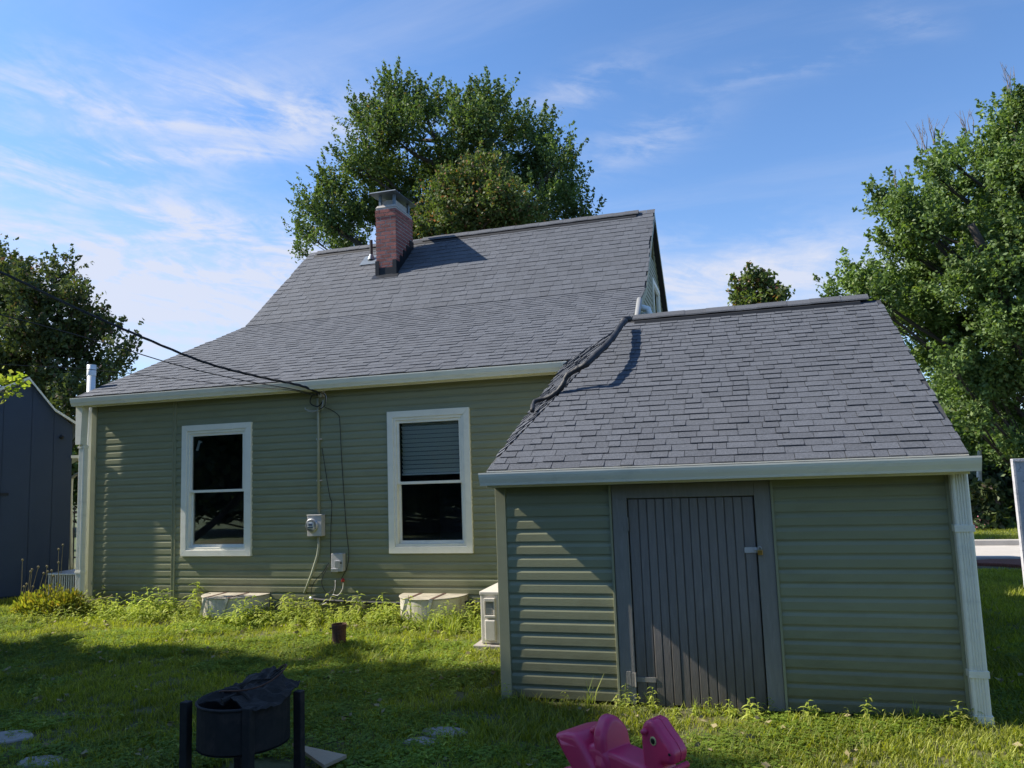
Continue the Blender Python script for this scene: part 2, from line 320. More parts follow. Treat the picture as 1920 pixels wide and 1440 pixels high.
def frame_at(p, ax, slope_dir):
    x = Vector(ax).normalized(); y = Vector(slope_dir).normalized(); z = x.cross(y).normalized(); y = z.cross(x)
    m_ = Matrix((x, y, z)).transposed().to_4x4(); m_.translation = p; return m_
def shingle_roof(parent, tabs, limit=300):
    """tabs: (matrix, width, thickness). The nearest ones are objects of their own, the others one mesh."""
    tabs.sort(key=lambda t: (t[0].translation-CC).length)
    for m_, w, th in tabs[:limit]:
        o = bpy.data.objects.new('shingle', TAB); COL.objects.link(o); o.parent = parent
        o.matrix_local = m_ @ Matrix.Translation((.002, 0, 0)) @ Matrix.Diagonal((w-.004, 1, th/.009, 1))
    rest = tabs[limit:]
    if rest:
        b = MB()
        for m_, w, th in rest: b.add([m_ @ Vector(q) for q in tab_verts(w, th)], TABF)
        o = b.build('shingles', 'roof', parent, fix=False); o['kind'] = 'stuff'
def courses(x0, x1, L_, surf, expo=.143, start=0.0, keep=None, fold=None, widths=(.16, .2, .24, .28)):
    """surf(x, v) -> point and slope direction for the distance v up the slope"""
    out = []; v = start; row = 0
    while v < L_-.02:
        x = x0-random.uniform(0, .3); alt = row % 2; xf = fold(v) if fold else None
        while x < x1:
            w = random.choice(widths)*random.uniform(.9, 1.1); alt = 1-alt if random.random() < .85 else alt
            if xf is not None and x < xf-.001 < x+w-.001: w = xf-x
            a, b = max(x, x0+random.uniform(-.006, .003)), min(x+w, x1+random.uniform(-.003, .006)); x += w
            if b-a < .05: continue
            vv = v+random.uniform(-.0015, .0015); p, d, ax = surf((a+b)/2, vv)
            if keep and not keep((a+b)/2, p): continue
            th = random.choice((.0045, .0055)) if alt else random.choice((.008, .0095, .0105))
            m_ = frame_at(p, ax, d) @ Matrix.Translation((-(b-a)/2, 0, .004)) @ Matrix.Diagonal((1, (expo+.02)/TABL, 1, 1)); out.append((m_, b-a, th))
        v += expo; row += 1
    return out
# ================================================================ HOUSE
XL, XR, YW = -9.2, -1.47, 9.2
RX0, RX1 = -9.3, -1.36
EY, EZ, BY, BZ, RY, RZ = 8.95, 3.09, 12.99, 4.83, 15.34, 6.90
house = thing('house', 'sage green sided house with a long charcoal double-pitch roof and brick chimney', 'house')
# --- walls
wall = MB()
W1 = (-7.6, -6.46, .773, 2.597); W2 = (-4.405, -3.265, .80, 2.62)     # outside of the window casings
CW = .085
ox = []
for w in (W1, W2): ox.append((w[0]+CW, w[1]-CW, w[2]+CW, w[3]-CW))
xa = XL
for o_ in ox:
    wall.box(xa, o_[0], YW, YW+.12, .12, 3.05); wall.box(o_[0], o_[1], YW, YW+.12, .12, o_[2]); wall.box(o_[0], o_[1], YW, YW+.12, o_[3], 3.05); xa = o_[1]
wall.box(xa, XR, YW, YW+.12, .12, 3.05)
wall.box(XL, XL+.12, YW+.12, 20, .12, 3.1); wall.box(XR-.12, XR, YW+.12, 20, .12, 3.1)
wall = wall.build('wall', 'sage_trim', house)
k = 0; z = .1
while z < 2.98:
    segs = []; cur = XL+.07
    for w in (W1, W2):
        o_ = (w[0]+.03, w[1]-.03, w[2]+.03, w[3]-.03)
        if z+E_ > o_[2]+.02 and z < o_[3]-.02:
            segs.append((cur, o_[0])); cur = o_[1]
    segs.append((cur, XR))
    for a, b in segs:
        if a < -7.76 < b: board(a, -7.775, YW, z, wall); board(-7.715, b, YW, z, wall)
        elif b-a > 5: c = random.uniform(a+2, b-2); board(a, c, YW, z, wall); board(c+.002, b, YW, z, wall)
        else: board(a, b, YW, z, wall)
    z += E_
b = MB(); b.box(-7.775, -7.765, YW-.02, YW, .1, 3.0); b.box(-7.725, -7.715, YW-.02, YW, .1, 3.0); b.box(-7.765, -7.725, YW-.012, YW, .1, 3.0)
b.build('joint_strip', 'sage_trim', wall)
b = MB(); b.prism([(XL-.012, YW-.03), (XL+.08, YW-.03), (XL+.08, YW), (XL, YW), (XL, YW+.08), (XL-.03, YW+.08), (XL-.03, YW-.012)], .08, 3.0, 'z')
b.build('corner_post', 'sage_trim', wall, bevel=.003)
b = MB(); b.box(XL, XR, YW+.03, YW+.2, -.3, .12); b.build('foundation', 'concrete', house)
# --- windows
def window(w, name, blind, gabled=False):
    x0, x1, z0, z1 = w; c = CW
    # mitred casing, stepped
    def ring(b, o, i, y0, y1):
        O = [(o[0], o[2]), (o[1], o[2]), (o[1], o[3]), (o[0], o[3])]; I = [(i[0], i[2]), (i[1], i[2]), (i[1], i[3]), (i[0], i[3])]
        for k in range(4):
            q = [O[k], O[(k+1) % 4], I[(k+1) % 4], I[k]]; b.prism(q, y0, y1, 'y')
    def ins(t): return (x0+t, x1-t, z0+t, z1-t)
    b = MB(); ring(b, ins(0), ins(c), YW-.045, YW+.0); fr = b.build('window', 'white', house, bevel=.004)
    if name: fr['label'] = name
    b = MB(); ring(b, ins(c+.001), ins(c+.035), YW-.03, YW+.06); b.build('window_frame', 'white', fr, bevel=.003)
    t = c+.036; zm = (z0+z1)/2-.02
    for za, zb, yy in ((zm-.018, z1-t, YW-.012), (z0+t, zm+.018, YW+.022)):
        b = MB(); o = (x0+t, x1-t, za, zb); i = (x0+t+.035, x1-t-.035, za+.036, zb-.036)
        ring(b, o, i, yy, yy+.03); b.build('sash', 'white', fr, bevel=.002)
        b = MB(); b.box(i[0]-.005, i[1]+.005, yy+.012, yy+.016, i[2]-.005, i[3]+.005); b.build('pane', 'glass', fr)
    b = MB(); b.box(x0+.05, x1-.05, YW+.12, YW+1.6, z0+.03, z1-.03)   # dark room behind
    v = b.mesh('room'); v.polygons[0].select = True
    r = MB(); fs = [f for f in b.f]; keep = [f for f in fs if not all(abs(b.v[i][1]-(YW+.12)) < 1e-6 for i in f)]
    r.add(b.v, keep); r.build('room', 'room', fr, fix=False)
    b = MB(); b.box(x0+t, x1-t, YW+.055, YW+.12, z0+c, z0+c+.02); b.build('window_sill', 'white', fr)
    if blind:
        b = MB(); zt = z1-t-.02; zz = zt
        while zz > zm+.12:
            b.add([(x0+t+.03, YW+.075, zz), (x1-t-.03, YW+.075, zz), (x1-t-.03, YW+.108, zz-.048), (x0+t+.03, YW+.108, zz-.048),
                   (x0+t+.03, YW+.077, zz+.001), (x1-t-.03, YW+.077, zz+.001), (x1-t-.03, YW+.11, zz-.047), (x0+t+.03, YW+.11, zz-.047)], [(0, 1, 2, 3), (4, 7, 6, 5), (0, 3, 7, 4), (1, 5, 6, 2), (3, 2, 6, 7), (0, 4, 5, 1)])
            zz -= .056
        b.box(x0+t+.03, x1-t-.03, YW+.07, YW+.1, zz-.02, zz+.005)
        b.build('blind', 'blind', fr)
    else:
        b = MB(); p = at(372, 836, YW+.05); Mx = Matrix.Translation(p) @ Matrix.Rotation(.3, 4, 'Y'); b.box(-.02, .02, -.002, .002, -.07, .05, Mx); b.box(-.02, .045, -.002, .002, .05, .075, Mx); b.build('sticker', 'white', fr)
window(W1, 'left window with two dark panes', False); window(W2, 'right window with a half lowered ivory blind', True)
# --- eave: gutter, fascia, soffit, downspout
def gutter(x0, x1, yf, zt, parent, name='gutter', d=.12, h=.115):
    t = .004
    outer = [(yf+d, zt), (yf+d, zt-h), (yf+.035, zt-h), (yf+.028, zt-h+.02), (yf+.012, zt-h+.05), (yf+.004, zt-.03), (yf, zt-.012), (yf, zt)]
    inner = [(yf+.014, zt), (yf+.014, zt-.008), (yf+t, zt-.008), (yf+.008, zt-.03), (yf+.018, zt-h+.05), (yf+.034, zt-h+.02), (yf+.04, zt-h+t), (yf+d-t, zt-h+t), (yf+d-t, zt)]
    b = MB(); b.prism(outer+inner[::1], x0+.002, x1-.002, 'x')
    b.prism([(a, c) for a, c in outer], x0-.002, x0+.002, 'x'); b.prism([(a, c) for a, c in outer], x1-.002, x1+.002, 'x')
    return b.build(name, 'gutter', parent)
gutter(-9.34, -1.925, EY-.06, 3.075, house)
b = MB(); b.box(-9.3, -1.925, EY+.062, EY+.085, 2.94, 3.085); b.build('fascia', 'gutter', house)
b = MB(); b.box(-9.3, -1.925, EY+.087, YW+.0, 2.96, 2.975); b.build('soffit', 'soffit', house)
b = MB()
def spout(b, X0, X1, Y0, Y1, z0, z1):
    # ribbed rectangular pipe
    n = 4; poly = []
    w = (X1-X0); 
    poly += [(X0, Y1), (X0, Y0+.01), (X0+.01, Y0)]
    for i in range(n):
        a = X0+w*(.2+.6*i/n); s_ = w*.6/n
        poly += [(a, Y0), (a+s_*.2, Y0+.006), (a+s_*.5, Y0+.006), (a+s_*.7, Y0)]
    poly += [(X1-.01, Y0), (X1, Y0+.01), (X1, Y1)]
    b.prism(poly, z0, z1, 'z')
spout(b, -9.33, -9.235, 9.06, 9.145, .03, 2.4)
b.prism([(-9.33, 2.4), (-9.235, 2.4), (-9.215, 2.96), (-9.335, 2.96)], 9.0, 9.12, 'y')
ds = b.build('downspout', 'gutter', house, bevel=.002)
b = MB()
for zz in (.55, 2.35): b.box(-9.337, -9.228, 9.053, 9.15, zz, zz+.03)
b.build('strap', 'white', ds)
# --- roof
LL = math.hypot(BY-EY, BZ-EZ); UL = math.hypot(RY-BY, RZ-BZ)
ld = Vector((0, BY-EY, BZ-EZ)).normalized(); ud = Vector((0, RY-BY, RZ-BZ)).normalized()
b = MB(); t = .1
BKY, BKZ = 20.0, RZ-.86*(20.0-RY)
prof = [(EY+.06, EZ+.026-.005), (BY, BZ-.005), (RY, RZ-.005), (BKY, BKZ), (BKY, BKZ-t), (RY, RZ-t-.03), (BY+.04, BZ-t), (EY+.06, EZ-.05)]
b.prism(prof, RX0+.01, RX1-.01, 'x'); roof = b.build('roof', 'deck', house)
def sag(x): return -.02*math.sin(math.pi*(x-RX0)/(RX1-RX0))
lo = courses(RX0, RX1, LL+.03, lambda x, v: (Vector((x, EY, EZ))+ld*v, ld, (1, 0, 0)), expo=.163)
up_ = courses(RX0, RX1, UL, lambda x, v: (Vector((x, BY, BZ))+ud*v, ud, (1, 0, 0)), start=.02, expo=.18)
shingle_roof(roof, lo+up_)
b = MB(); b.box(RX0+.02, RX1-.02, BKY-4.6, BKY-4.5, 5, 5.01) if False else None
# back slope covering
bd = Vector((0, BKY-RY, BKZ-RZ)).normalized()
b = MB(); b.prism([(RY, RZ+.004), (BKY+.1, BKZ+.004-.08), (BKY+.1, BKZ-.02-.08), (RY, RZ-.02)], RX0, RX1, 'x'); b.build('back_slope', 'roof', roof)
# ridge
x = -9.05; i = 0
b0 = MB(); b0.prism([(RY-.10, RZ-.035), (RY-.095, RZ-.015), (RY, RZ+.075), (RY+.14, RZ-.05), (RY+.13, RZ-.08), (RY, RZ+.05)], 0, .30, 'x')
RM = b0.mesh('ridge_shingle'); RM.materials.append(MT['ridge'])
while x < -1.75:
    if not (-7.05 < x+.15 < -6.5):
        o = bpy.data.objects.new('ridge_shingle', RM); COL.objects.link(o); o.parent = roof; o.location = (x, 0, .004*(i % 2)+.012); o.rotation_euler = (0, .012, 0) if False else (0, 0, 0)
    x += .262; i += 1
b = MB(); b.prism([(RY-.135, RZ-.125), (RY-.125, RZ-.07), (RY, RZ+.045), (RY+.13, RZ-.12)], RX0+.22, RX1-.36, 'x'); b.build('ridge_vent', 'black', roof)
# left and right rake trim
for X, nm in ((RX0-.006, 'rake_board'), (RX1-.02, 'rake_board')):
    b = MB(); b.prism([(EY+.08, EZ+.01), (BY, BZ-.012), (RY, RZ-.012), (BKY, BKZ-.012), (BKY, BKZ-.11), (RY, RZ-.12), (BY+.05, BZ-.11), (EY+.08, EZ-.09)], X, X+.02, 'x'); b.build(nm, 'sage_trim', roof)
# --- right gable wall
def yf(z): return EY+(z-EZ)/((BZ-EZ)/(BY-EY)) if z < BZ else BY+(z-BZ)/((RZ-BZ)/(RY-BY))
def yb(z): return RY+(RZ-z)/.86
gw = MB(); gw.prism([(YW+.1, 3.0), (yf(BZ)+.1, BZ-.1), (RY, RZ-.13), (yb(3.0)-.1, 3.0)], XR-.1, XR-.012, 'x'); gable = gw.build('gable_wall', 'sage_trim', house)
Rz = Matrix.Rotation(math.pi/2, 4, 'Z')
z = 3.0
while z < RZ-.25:
    a, c = yf(z+.1)+.12, min(yb(z+.1), 19.9)-.05
    segs = [(a, c)]
    if 4.0 < z+.05 < 5.5: segs = [(a, 15.05), (16.35, c)]
    if 5.95 < z+.05 < 6.45: segs = [(a, 15.2), (15.7, c)]
    for a_, c_ in segs:
        if c_-a_ < .1: continue
        o = board(0, 1, 0, 0, gable); o.matrix_local = Matrix.Translation((XR-.012, a_, z)) @ Rz @ Matrix.Diagonal((c_-a_, 1, 1, 1))
    z += E_
b = MB()
def ringx(b, y0, y1, z0, z1, c, xa, xb):
    b.box(xa, xb, y0, y0+c, z0, z1); b.box(xa, xb, y1-c, y1, z0, z1); b.box(xa, xb, y0+c, y1-c, z0, z0+c); b.box(xa, xb, y0+c, y1-c, z1-c, z1)
ringx(b, 15.05, 16.35, 4.05, 5.5, .11, XR-.012, XR+.03); gwn = b.build('window', 'white', house, bevel=.003); gwn['label'] = 'small white framed attic window in the gable'
b = MB(); ringx(b, 15.16, 16.24, 4.16, 5.39, .04, XR-.012, XR+.012); b.box(XR-.012, XR+.012, 15.2, 16.2, 4.76, 4.8); b.build('sash', 'white', gwn)
b = MB(); b.box(XR-.011, XR-.006, 15.2, 16.2, 4.2, 4.76); b.box(XR-.011, XR-.006, 15.2, 16.2, 4.8, 5.35); b.build('pane', 'glass', gwn)
b = MB(); b.box(XR-.011, XR+.01, 15.15, 15.2, 5.95, 6.45); b.box(XR-.011, XR+.01, 15.7, 15.75, 5.95, 6.45)
for i in range(9): b.prism([(XR-.008, 5.96+i*.054), (XR+.012, 5.96+i*.054), (XR-.006, 6.0+i*.054)], 15.2, 15.7, 'y')
b.build('gable_vent', 'sage_trim', gable)
# --- chimney
CX0, CX1, CY0, CY1 = -7.015, -6.56, 14.215, 15.09; CZ1 = 7.36
ch = MB(); ch.box(CX0+.006, CX1-.006, CY0+.006, CY1-.006, 5.4, CZ1-.004); ch = ch.build('chimney', 'mortar', house)
cz = .0805; z = 5.72; r = 0
bm_cache = {}
def brick(x0, x1, y0, y1, z0, z1):
    key = (round(x1-x0, 3), round(y1-y0, 3))
    if key not in bm_cache:
        b = MB(); b.box(-(x1-x0)/2, (x1-x0)/2, -(y1-y0)/2, (y1-y0)/2, -.031, .031); me = b.mesh('brick'); me.materials.append(MT['brick']); bm_cache[key] = me
    o = bpy.data.objects.new('brick', bm_cache[key]); COL.objects.link(o); o.parent = ch
    o.location = ((x0+x1)/2+random.uniform(-.0015, .0015), (y0+y1)/2+random.uniform(-.0015, .0015), (z0+z1)/2)
while z+cz < CZ1+.01:
    q = .007 if z > CZ1-.22 else 0
    if r % 2 == 0:
        fr_ = [(CX0, CX0+.215), (CX0+.233, CX1)]
        ys_ = [CY0+.102+.0+i*.2265 for i in range(5)]
        for a, c in fr_: brick(a-q, c+q if c == CX1 else c, CY0-q, CY0+.09, z, z+.067)
        yy = CY0+.104
    else:
        fr_ = [(CX0, CX0+.1), (CX0+.118, CX0+.325), (CX0+.343, CX1)]
        for a, c in fr_: brick(a-q, c+q if c == CX1 else c, CY0-q, CY0+.09 if c != CX1 else CY0+.19, z, z+.067)
        yy = CY0+.202
    while yy < CY1-.05:
        e = min(yy+.209, CY1); brick(CX1-.09, CX1+q, yy, e, z, z+.067); brick(CX0-q, CX0+.09, yy, e, z, z+.067); yy += .227
    z += cz; r += 1
b = MB(); zc = CZ1
for (o0, o1, za, zb) in ((.004, -.03, zc, zc+.06),):
    b.add([(CX0-o0, CY0-o0, za), (CX1+o0, CY0-o0, za), (CX1+o0, CY1+o0, za), (CX0-o0, CY1+o0, za), (CX0-o1, CY0-o1, zb), (CX1+o1, CY0-o1, zb), (CX1+o1, CY1+o1, zb), (CX0-o1, CY1+o1, zb)],
          [(3, 2, 1, 0), (4, 5, 6, 7), (0, 1, 5, 4), (1, 2, 6, 5), (2, 3, 7, 6), (3, 0, 4, 7)])
b.build('crown', 'mortar', ch, bevel=.008)
b = MB(); b.box(-6.95, -6.63, 14.36, 14.95, zc+.08, zc+.2); b.build('flue', 'mortar', ch, bevel=.006)
b = MB()
for x in (CX0+.05, CX1-.09):
    for y in (CY0+.06, CY1-.12): b.box(x, x+.05, y, y+.06, zc+.05, zc+.31)
b.build('cap_leg', 'zinc', ch)
b = MB(); b.add([(CX0-.1, CY0-.1, zc+.30), (CX1+.06, CY0-.1, zc+.30), (CX1+.06, CY1+.12, zc+.30), (CX0-.1, CY1+.12, zc+.30),
                 (CX0-.08, CY0-.08, zc+.325), (CX1+.04, CY0-.08, zc+.325), (CX1+.04, CY1+.1, zc+.325), (CX0-.08, CY1+.1, zc+.325)],
                [(3, 2, 1, 0), (4, 5, 6, 7), (0, 1, 5, 4), (1, 2, 6, 5), (2, 3, 7, 6), (3, 0, 4, 7)]); b.build('cap', 'zinc', ch)
def zr(y): return BZ+(y-BY)*(RZ-BZ)/(RY-BY)
b = MB(); b.box(CX0-.006, CX1+.006, CY0-.016, CY0-.002, 5.7, zr(CY0)+.16)
b.add([(CX0-.06, CY0-.12, zr(CY0-.12)+.022), (CX1+.06, CY0-.12, zr(CY0-.12)+.022), (CX1+.06, CY0, zr(CY0)+.03), (CX0-.06, CY0, zr(CY0)+.03)], [(0, 1, 2, 3)])
for X, s in ((CX1+.002, 1), (CX0-.018, -1)):
    for i in range(5):
        y0 = CY0+i*.175; b.box(X, X+.016, y0-.015, min(y0+.17, CY1), zr(y0)-.1, zr(y0)+.29+.0*i)
for X in (CX0-.012, CX1-.075): b.box(X, X+.085, CY0-.03, CY0-.017, 5.75, zr(CY0)+.31)
b.build('flashing', 'flash', ch)
# roof vent pipe left of the chimney
b = MB(); p = Vector((-7.43, 14.82, zr(14.82))); b.tube([p-Vector((0, 0, .1)), p+Vector((0, 0, .46))], .035, 12); vp = b.build('vent_pipe', 'black', house, smooth=False)
b = MB(); b.lathe([(.085, .02), (.07, .06), (.04, .13), (.036, .14)], p, 14); Mx = frame_at(p+Vector((0, -.02, .015)), (1, 0, 0), ud); b.box(-.2, .2, -.22, .2, 0, .006, Mx); b.build('pipe_boot', 'zinc', vp)
# white stack behind the eave corner
wp = thing('plumbing_stack', 'white plastic pipe rising behind the left end of the gutter', 'pipe')
b = MB(); b.tube([(-9.42, 9.35, .0), (-9.42, 9.35, 3.62)], .058, 16); b.build('pipe', 'pipe', wp, smooth=True)
b = MB(); b.lathe([(.064, 3.46), (.064, 3.63), (.05, 3.63)], (-9.42, 9.35, 0), 16, cap=False); b.build('collar', 'pipe', wp, smooth=True)
# pvc pipes on the gable
for i, (dy, dz) in enumerate(((0, 0), (.42, .04))):
    pp = thing('flue_pipe', ('white plastic vent elbow on the gable beside the hose, nearer one', 'white plastic vent elbow on the gable nearer the attic window')[i], 'pipe', group='vent elbows on the gable')
    y = 12.15+dy*2; z_ = 4.3+dz
    b = MB(); b.tube([(XR-.05, y, z_), (XR+.12, y, z_), (XR+.2, y+.0, z_-.03), (XR+.22, y, z_-.12), (XR+.22, y, z_-.26)], .055, 12); b.build('elbow', 'pipe', pp, smooth=True)
    b = MB(); b.tube([(XR+.22, y, z_-.3), (XR+.22, y, z_-.2)], .066, 12); b.build('collar', 'acbeige', pp, smooth=True)
pp = thing('grey_pipe', 'straight grey conduit leaning up the gable wall behind the shed ridge', 'pipe')
b = MB(); b.tube([at(1193, 607, 9.6), at(1196, 585, 10.4), at(1199, 562, 11.2)], .04, 12); b.build('pipe', 'acgrey', pp, smooth=True)
# ================================================================ SHED
SX0, SX1, SY = -1.93, 1.42, 6.04
S0, SS, SE = 1.80, .604, 5.82
P0 = Vector((-1.95, 5.82, 1.8)); V1 = Vector((-1.92, 8.98, 3.09)); FF = Vector((-1.1, 8.49, 3.413))
nB = (V1-P0).cross(FF-P0).normalized()
def zB(x, y): return P0.z-(nB.x*(x-P0.x)+nB.y*(y-P0.y))/nB.z
def zS(x, y): return min(S0+SS*(y-SE), zB(x, y)) if x < -1.05 else S0+SS*(y-SE)
def ytop(x): return 8.47 if x > -1.1 else 8.49+(x+1.1)*(8.98-8.49)/(-1.92+1.1)
shed = thing('shed', 'low sage green shed with a charcoal shingle roof and grey board door', 'shed')
sd = Vector((0, 1, SS)).normalized()
def ssurf(x, v):
    y = SE+v*sd.y; z = zS(x, y)
    if x < -1.05 and zB(x, y) < S0+SS*(y-SE):
        gx = -nB.x/nB.z; gy = -nB.y/nB.z; return Vector((x, y, z)), Vector((0, 1, gy)), Vector((1, 0, gx))
    return Vector((x, y, z)), sd, Vector((1, 0, 0))
b = MB()
RYs, RZs = 8.47, S0+SS*(8.47-SE)
A = [P0, FF, V1]
def dn(p, t=.05): return Vector((p.x, p.y, p.z-t))
T = [P0, Vector((1.46, SE, S0)), Vector((1.46, RYs, RZs)), FF, V1]
b.add([q-Vector((0, 0, .004)) for q in T]+[dn(q, .07) for q in T], [(0, 1, 2, 3), (0, 3, 4), (8, 7, 6, 5), (9, 8, 5), (0, 5, 6, 1), (1, 6, 7, 2), (2, 7, 8, 3), (3, 8, 9, 4), (4, 9, 5, 0)])
BYs = 11.1; BZs = RZs-SS*(BYs-RYs)
b.add([(1.46, RYs, RZs), (-1.1, RYs, RZs), (-1.36, 9.6, RZs-.7), (-1.36, BYs, BZs), (1.46, BYs, BZs)], [(0, 1, 2, 3, 4)])
b.add([V1-Vector((0, 0, .01)), FF-Vector((0, 0, .01)), Vector((-1.36, 9.6, 3.3))], [(0, 1, 2)])
sroof = b.build('roof', 'deck', shed, fix=False)
tabs = courses(-1.95, 1.46, 3.75, ssurf, expo=.0975, widths=(.1, .13, .15, .18, .21), keep=lambda x, p: p.y < ytop(x)-.1, fold=lambda v: -1.95+.85*(v*sd.y+.06)/2.67 if v*sd.y < 2.6 else None)
shingle_roof(sroof, tabs)
b = MB(); b.box(-1.93, 1.45, SE-.035, SE+.02, S0-.006, S0+.002); b.build('drip_edge', 'gutter', sroof)
b0 = MB(); b0.prism([(RYs-.08, RZs-.008), (RYs-.075, RZs+.008), (RYs, RZs+.062), (RYs+.11, RZs-.03), (RYs+.1, RZs-.05), (RYs, RZs+.045)], 0, .30, 'x')
RM2 = b0.mesh('ridge_shingle'); RM2.materials.append(MT['ridge'])
x = -1.05; i = 0
while x < 1.2:
    o = bpy.data.objects.new('ridge_shingle', RM2); COL.objects.link(o); o.parent = sroof; o.location = (x, 0, .004*(i % 2)+.01); x += .262; i += 1
b = MB(); b.prism([(RYs-.1, RZs-.055), (RYs-.095, RZs-.02), (RYs, RZs+.035), (RYs+.1, RZs-.05)], -1.03, 1.26, 'x'); b.build('ridge_vent', 'black', sroof)
# walls
b = MB()
b.box(SX0+.02, -.985, SY, SY+.09, .05, 1.74); b.box(.18, SX1-.02, SY, SY+.09, .05, 1.74); b.box(-.985, .18, SY+.0, SY+.09, 1.62, 1.74)
b.prism([(SY+.09, .05), (BYs-.2, .05), (BYs-.2, BZs), (RYs, RZs-.09), (SY+.09, 1.84)], SX1-.11, SX1-.02, 'x')
b.prism([(SY+.09, .05), (9.15, .05), (9.15, 2.95), (SY+.09, 1.80)], SX0+.02, SX0+.11, 'x')
b.box(SX0+.02, SX1-.02, BYs-.3, BYs-.2, .05, BZs)
sw = b.build('wall', 'sage_trim', shed)
z = .03
while z < 1.66:
    board(SX0+.03, -1.0, SY, z, sw); board(.205, SX1-.03, SY, z, sw); z += E_
# side siding (right and left faces)
for X, rot, (ya, yb_) in ((SX1-.02, 1, (SY+.02, BYs-.2)), (SX0+.02, -1, (SY+.02, 9.15))):
    z = .03
    while z < 1.7:
        o = board(0, 1, 0, 0, sw); L_ = yb_-ya
        o.matrix_local = (Matrix.Translation((X, ya, z)) @ Rz if rot == 1 else Matrix.Translation((X, yb_, z)) @ Matrix.Rotation(-math.pi/2, 4, 'Z')) @ Matrix.Diagonal((L_, 1, 1, 1)); z += E_
b = MB(); b.prism([(SX0-.012, SY-.022), (SX0+.075, SY-.022), (SX0+.075, SY-.004), (SX0, SY), (SX0, SY+.08), (SX0-.012, SY+.08)], .01, 1.69, 'z')
b.build('corner_post', 'sage_trim', sw, bevel=.003)
b = MB(); b.box(SX1-.075, SX1+.0, SY-.022, SY-.001, .02, 1.69); b.build('corner_post', 'sage_trim', sw, bevel=.003)
for xx in (-1.012, .186):
    b = MB(); b.box(xx, xx+.018, SY-.03, SY-.001, .02, 1.66); b.build('trim_channel', 'sage_trim', sw, bevel=.002)
b = MB(); b.box(SX0, SX1, SY-.012, SY-.001, 1.645, 1.74); b.build('frieze_board', 'doorframe', sw)
gutter(-1.975, 1.505, 5.72, 1.79, shed, d=.115, h=.1)
b = MB(); b.box(-1.95, 1.46, 5.838, 5.862, 1.67, 1.79); b.build('fascia', 'gutter', shed)
b = MB(); b.box(-1.95, 1.46, 5.864, SY-.013, 1.67, 1.685); b.build('soffit', 'soffit', shed)
# right downspout with its clips and foot
b = MB(); spout(b, 1.365, 1.475, SY-.09, SY-.024, .08, 1.70)
b.box(1.36, 1.48, SY-.1, SY-.02, .0, .08) ; ds = b.build('downspout', 'gutter', shed, bevel=.002)
for zz in (1.28, .32):
    b = MB(); b.box(1.358, 1.482, SY-.096, SY-.02, zz, zz+.045); b.lathe([(.004, 0), (.004, .006), (.002, .007)], Mx=Matrix.Rotation(math.pi/2, 4, 'X'), c=(1.42, SY-.095, zz+.022), n=8)
    b.build('clip', 'gutter', ds, bevel=.001)
# door
DX0, DX1, DZ0, DZ1 = -.872, .066, .015, 1.548
b = MB(); b.box(-.99, DX0-.003, SY-.02, SY+.05, .02, 1.66); b.box(DX1+.003, .186, SY-.02, SY+.05, .02, 1.66); b.box(DX0-.003, DX1+.003, SY-.02, SY+.05, DZ1+.006, 1.66)
b.build('door_frame', 'doorframe', shed, bevel=.004)
b = MB(); b.box(DX0+.003, DX1-.003, SY+.012, SY+.045, DZ0+.02, DZ1-.004); dr = b.build('door', 'doorframe', shed)
nb = 14; wds = [1.25]+[1]*12+[1.3]; tw = sum(wds); x = DX0+.003
for i in range(nb):
    w = wds[i]/tw*(DX1-DX0-.006); b = MB(); t = .005; yo = random.uniform(-.0015, .0015)
    b.prism([(x+.0012, SY+.012), (x+.0012, SY+.002+yo), (x+t+.001, SY-.006+yo), (x+w-t-.001, SY-.006+yo), (x+w-.0012, SY+.002+yo), (x+w-.0012, SY+.012)], DZ0+random.uniform(-.012, .012), DZ1-.002, 'z')
    b.build('door_board', 'door', dr); x += w
for zz in (1.36, .2):
    b = MB(); b.box(DX0-.03, DX0-.003, SY-.026, SY-.0201, zz-.05, zz+.05); b.tube([(DX0, SY-.027, zz-.052), (DX0, SY-.027, zz+.052)], .006, 8)
    if zz < 1: b.box(DX0-.07, DX0-.035, SY-.026, SY-.0205, zz-.06, zz+.06); b.box(DX0+.004, DX0+.15, SY-.012, SY-.0065, zz-.018, zz+.018)
    b.build('hinge', 'doorframe', dr, bevel=.001)
b = MB(); p = at(1405, 1031, SY); b.box(p.x-.035, p.x+.075, SY-.013, SY-.007, p.z-.02, p.z+.02); b.tube([(p.x+.04, SY-.014, p.z), (p.x+.04, SY-.04, p.z+.008), (p.x+.06, SY-.04, p.z+.008), (p.x+.06, SY-.014, p.z)], .004, 8)
b.build('hasp', 'greybox', dr, bevel=.001)
lk = thing('padlock', 'small brass padlock hanging from the hasp of the shed door', 'padlock')
p = at(1425, 1034, SY-.045); b = MB(); b.box(p.x-.018, p.x+.018, p.y-.008, p.y+.008, p.z-.024, p.z+.012); b.build('body', 'brass', lk, bevel=.003)
b = MB(); b.tube([(p.x-.011, p.y, p.z+.01)]+[(p.x-.011*math.cos(t), p.y, p.z+.022+.012*math.sin(t)) for t in np.linspace(0, math.pi, 8)]+[(p.x+.011, p.y, p.z+.01)], .0032, 8); b.build('shackle', 'galv', lk, smooth=True)
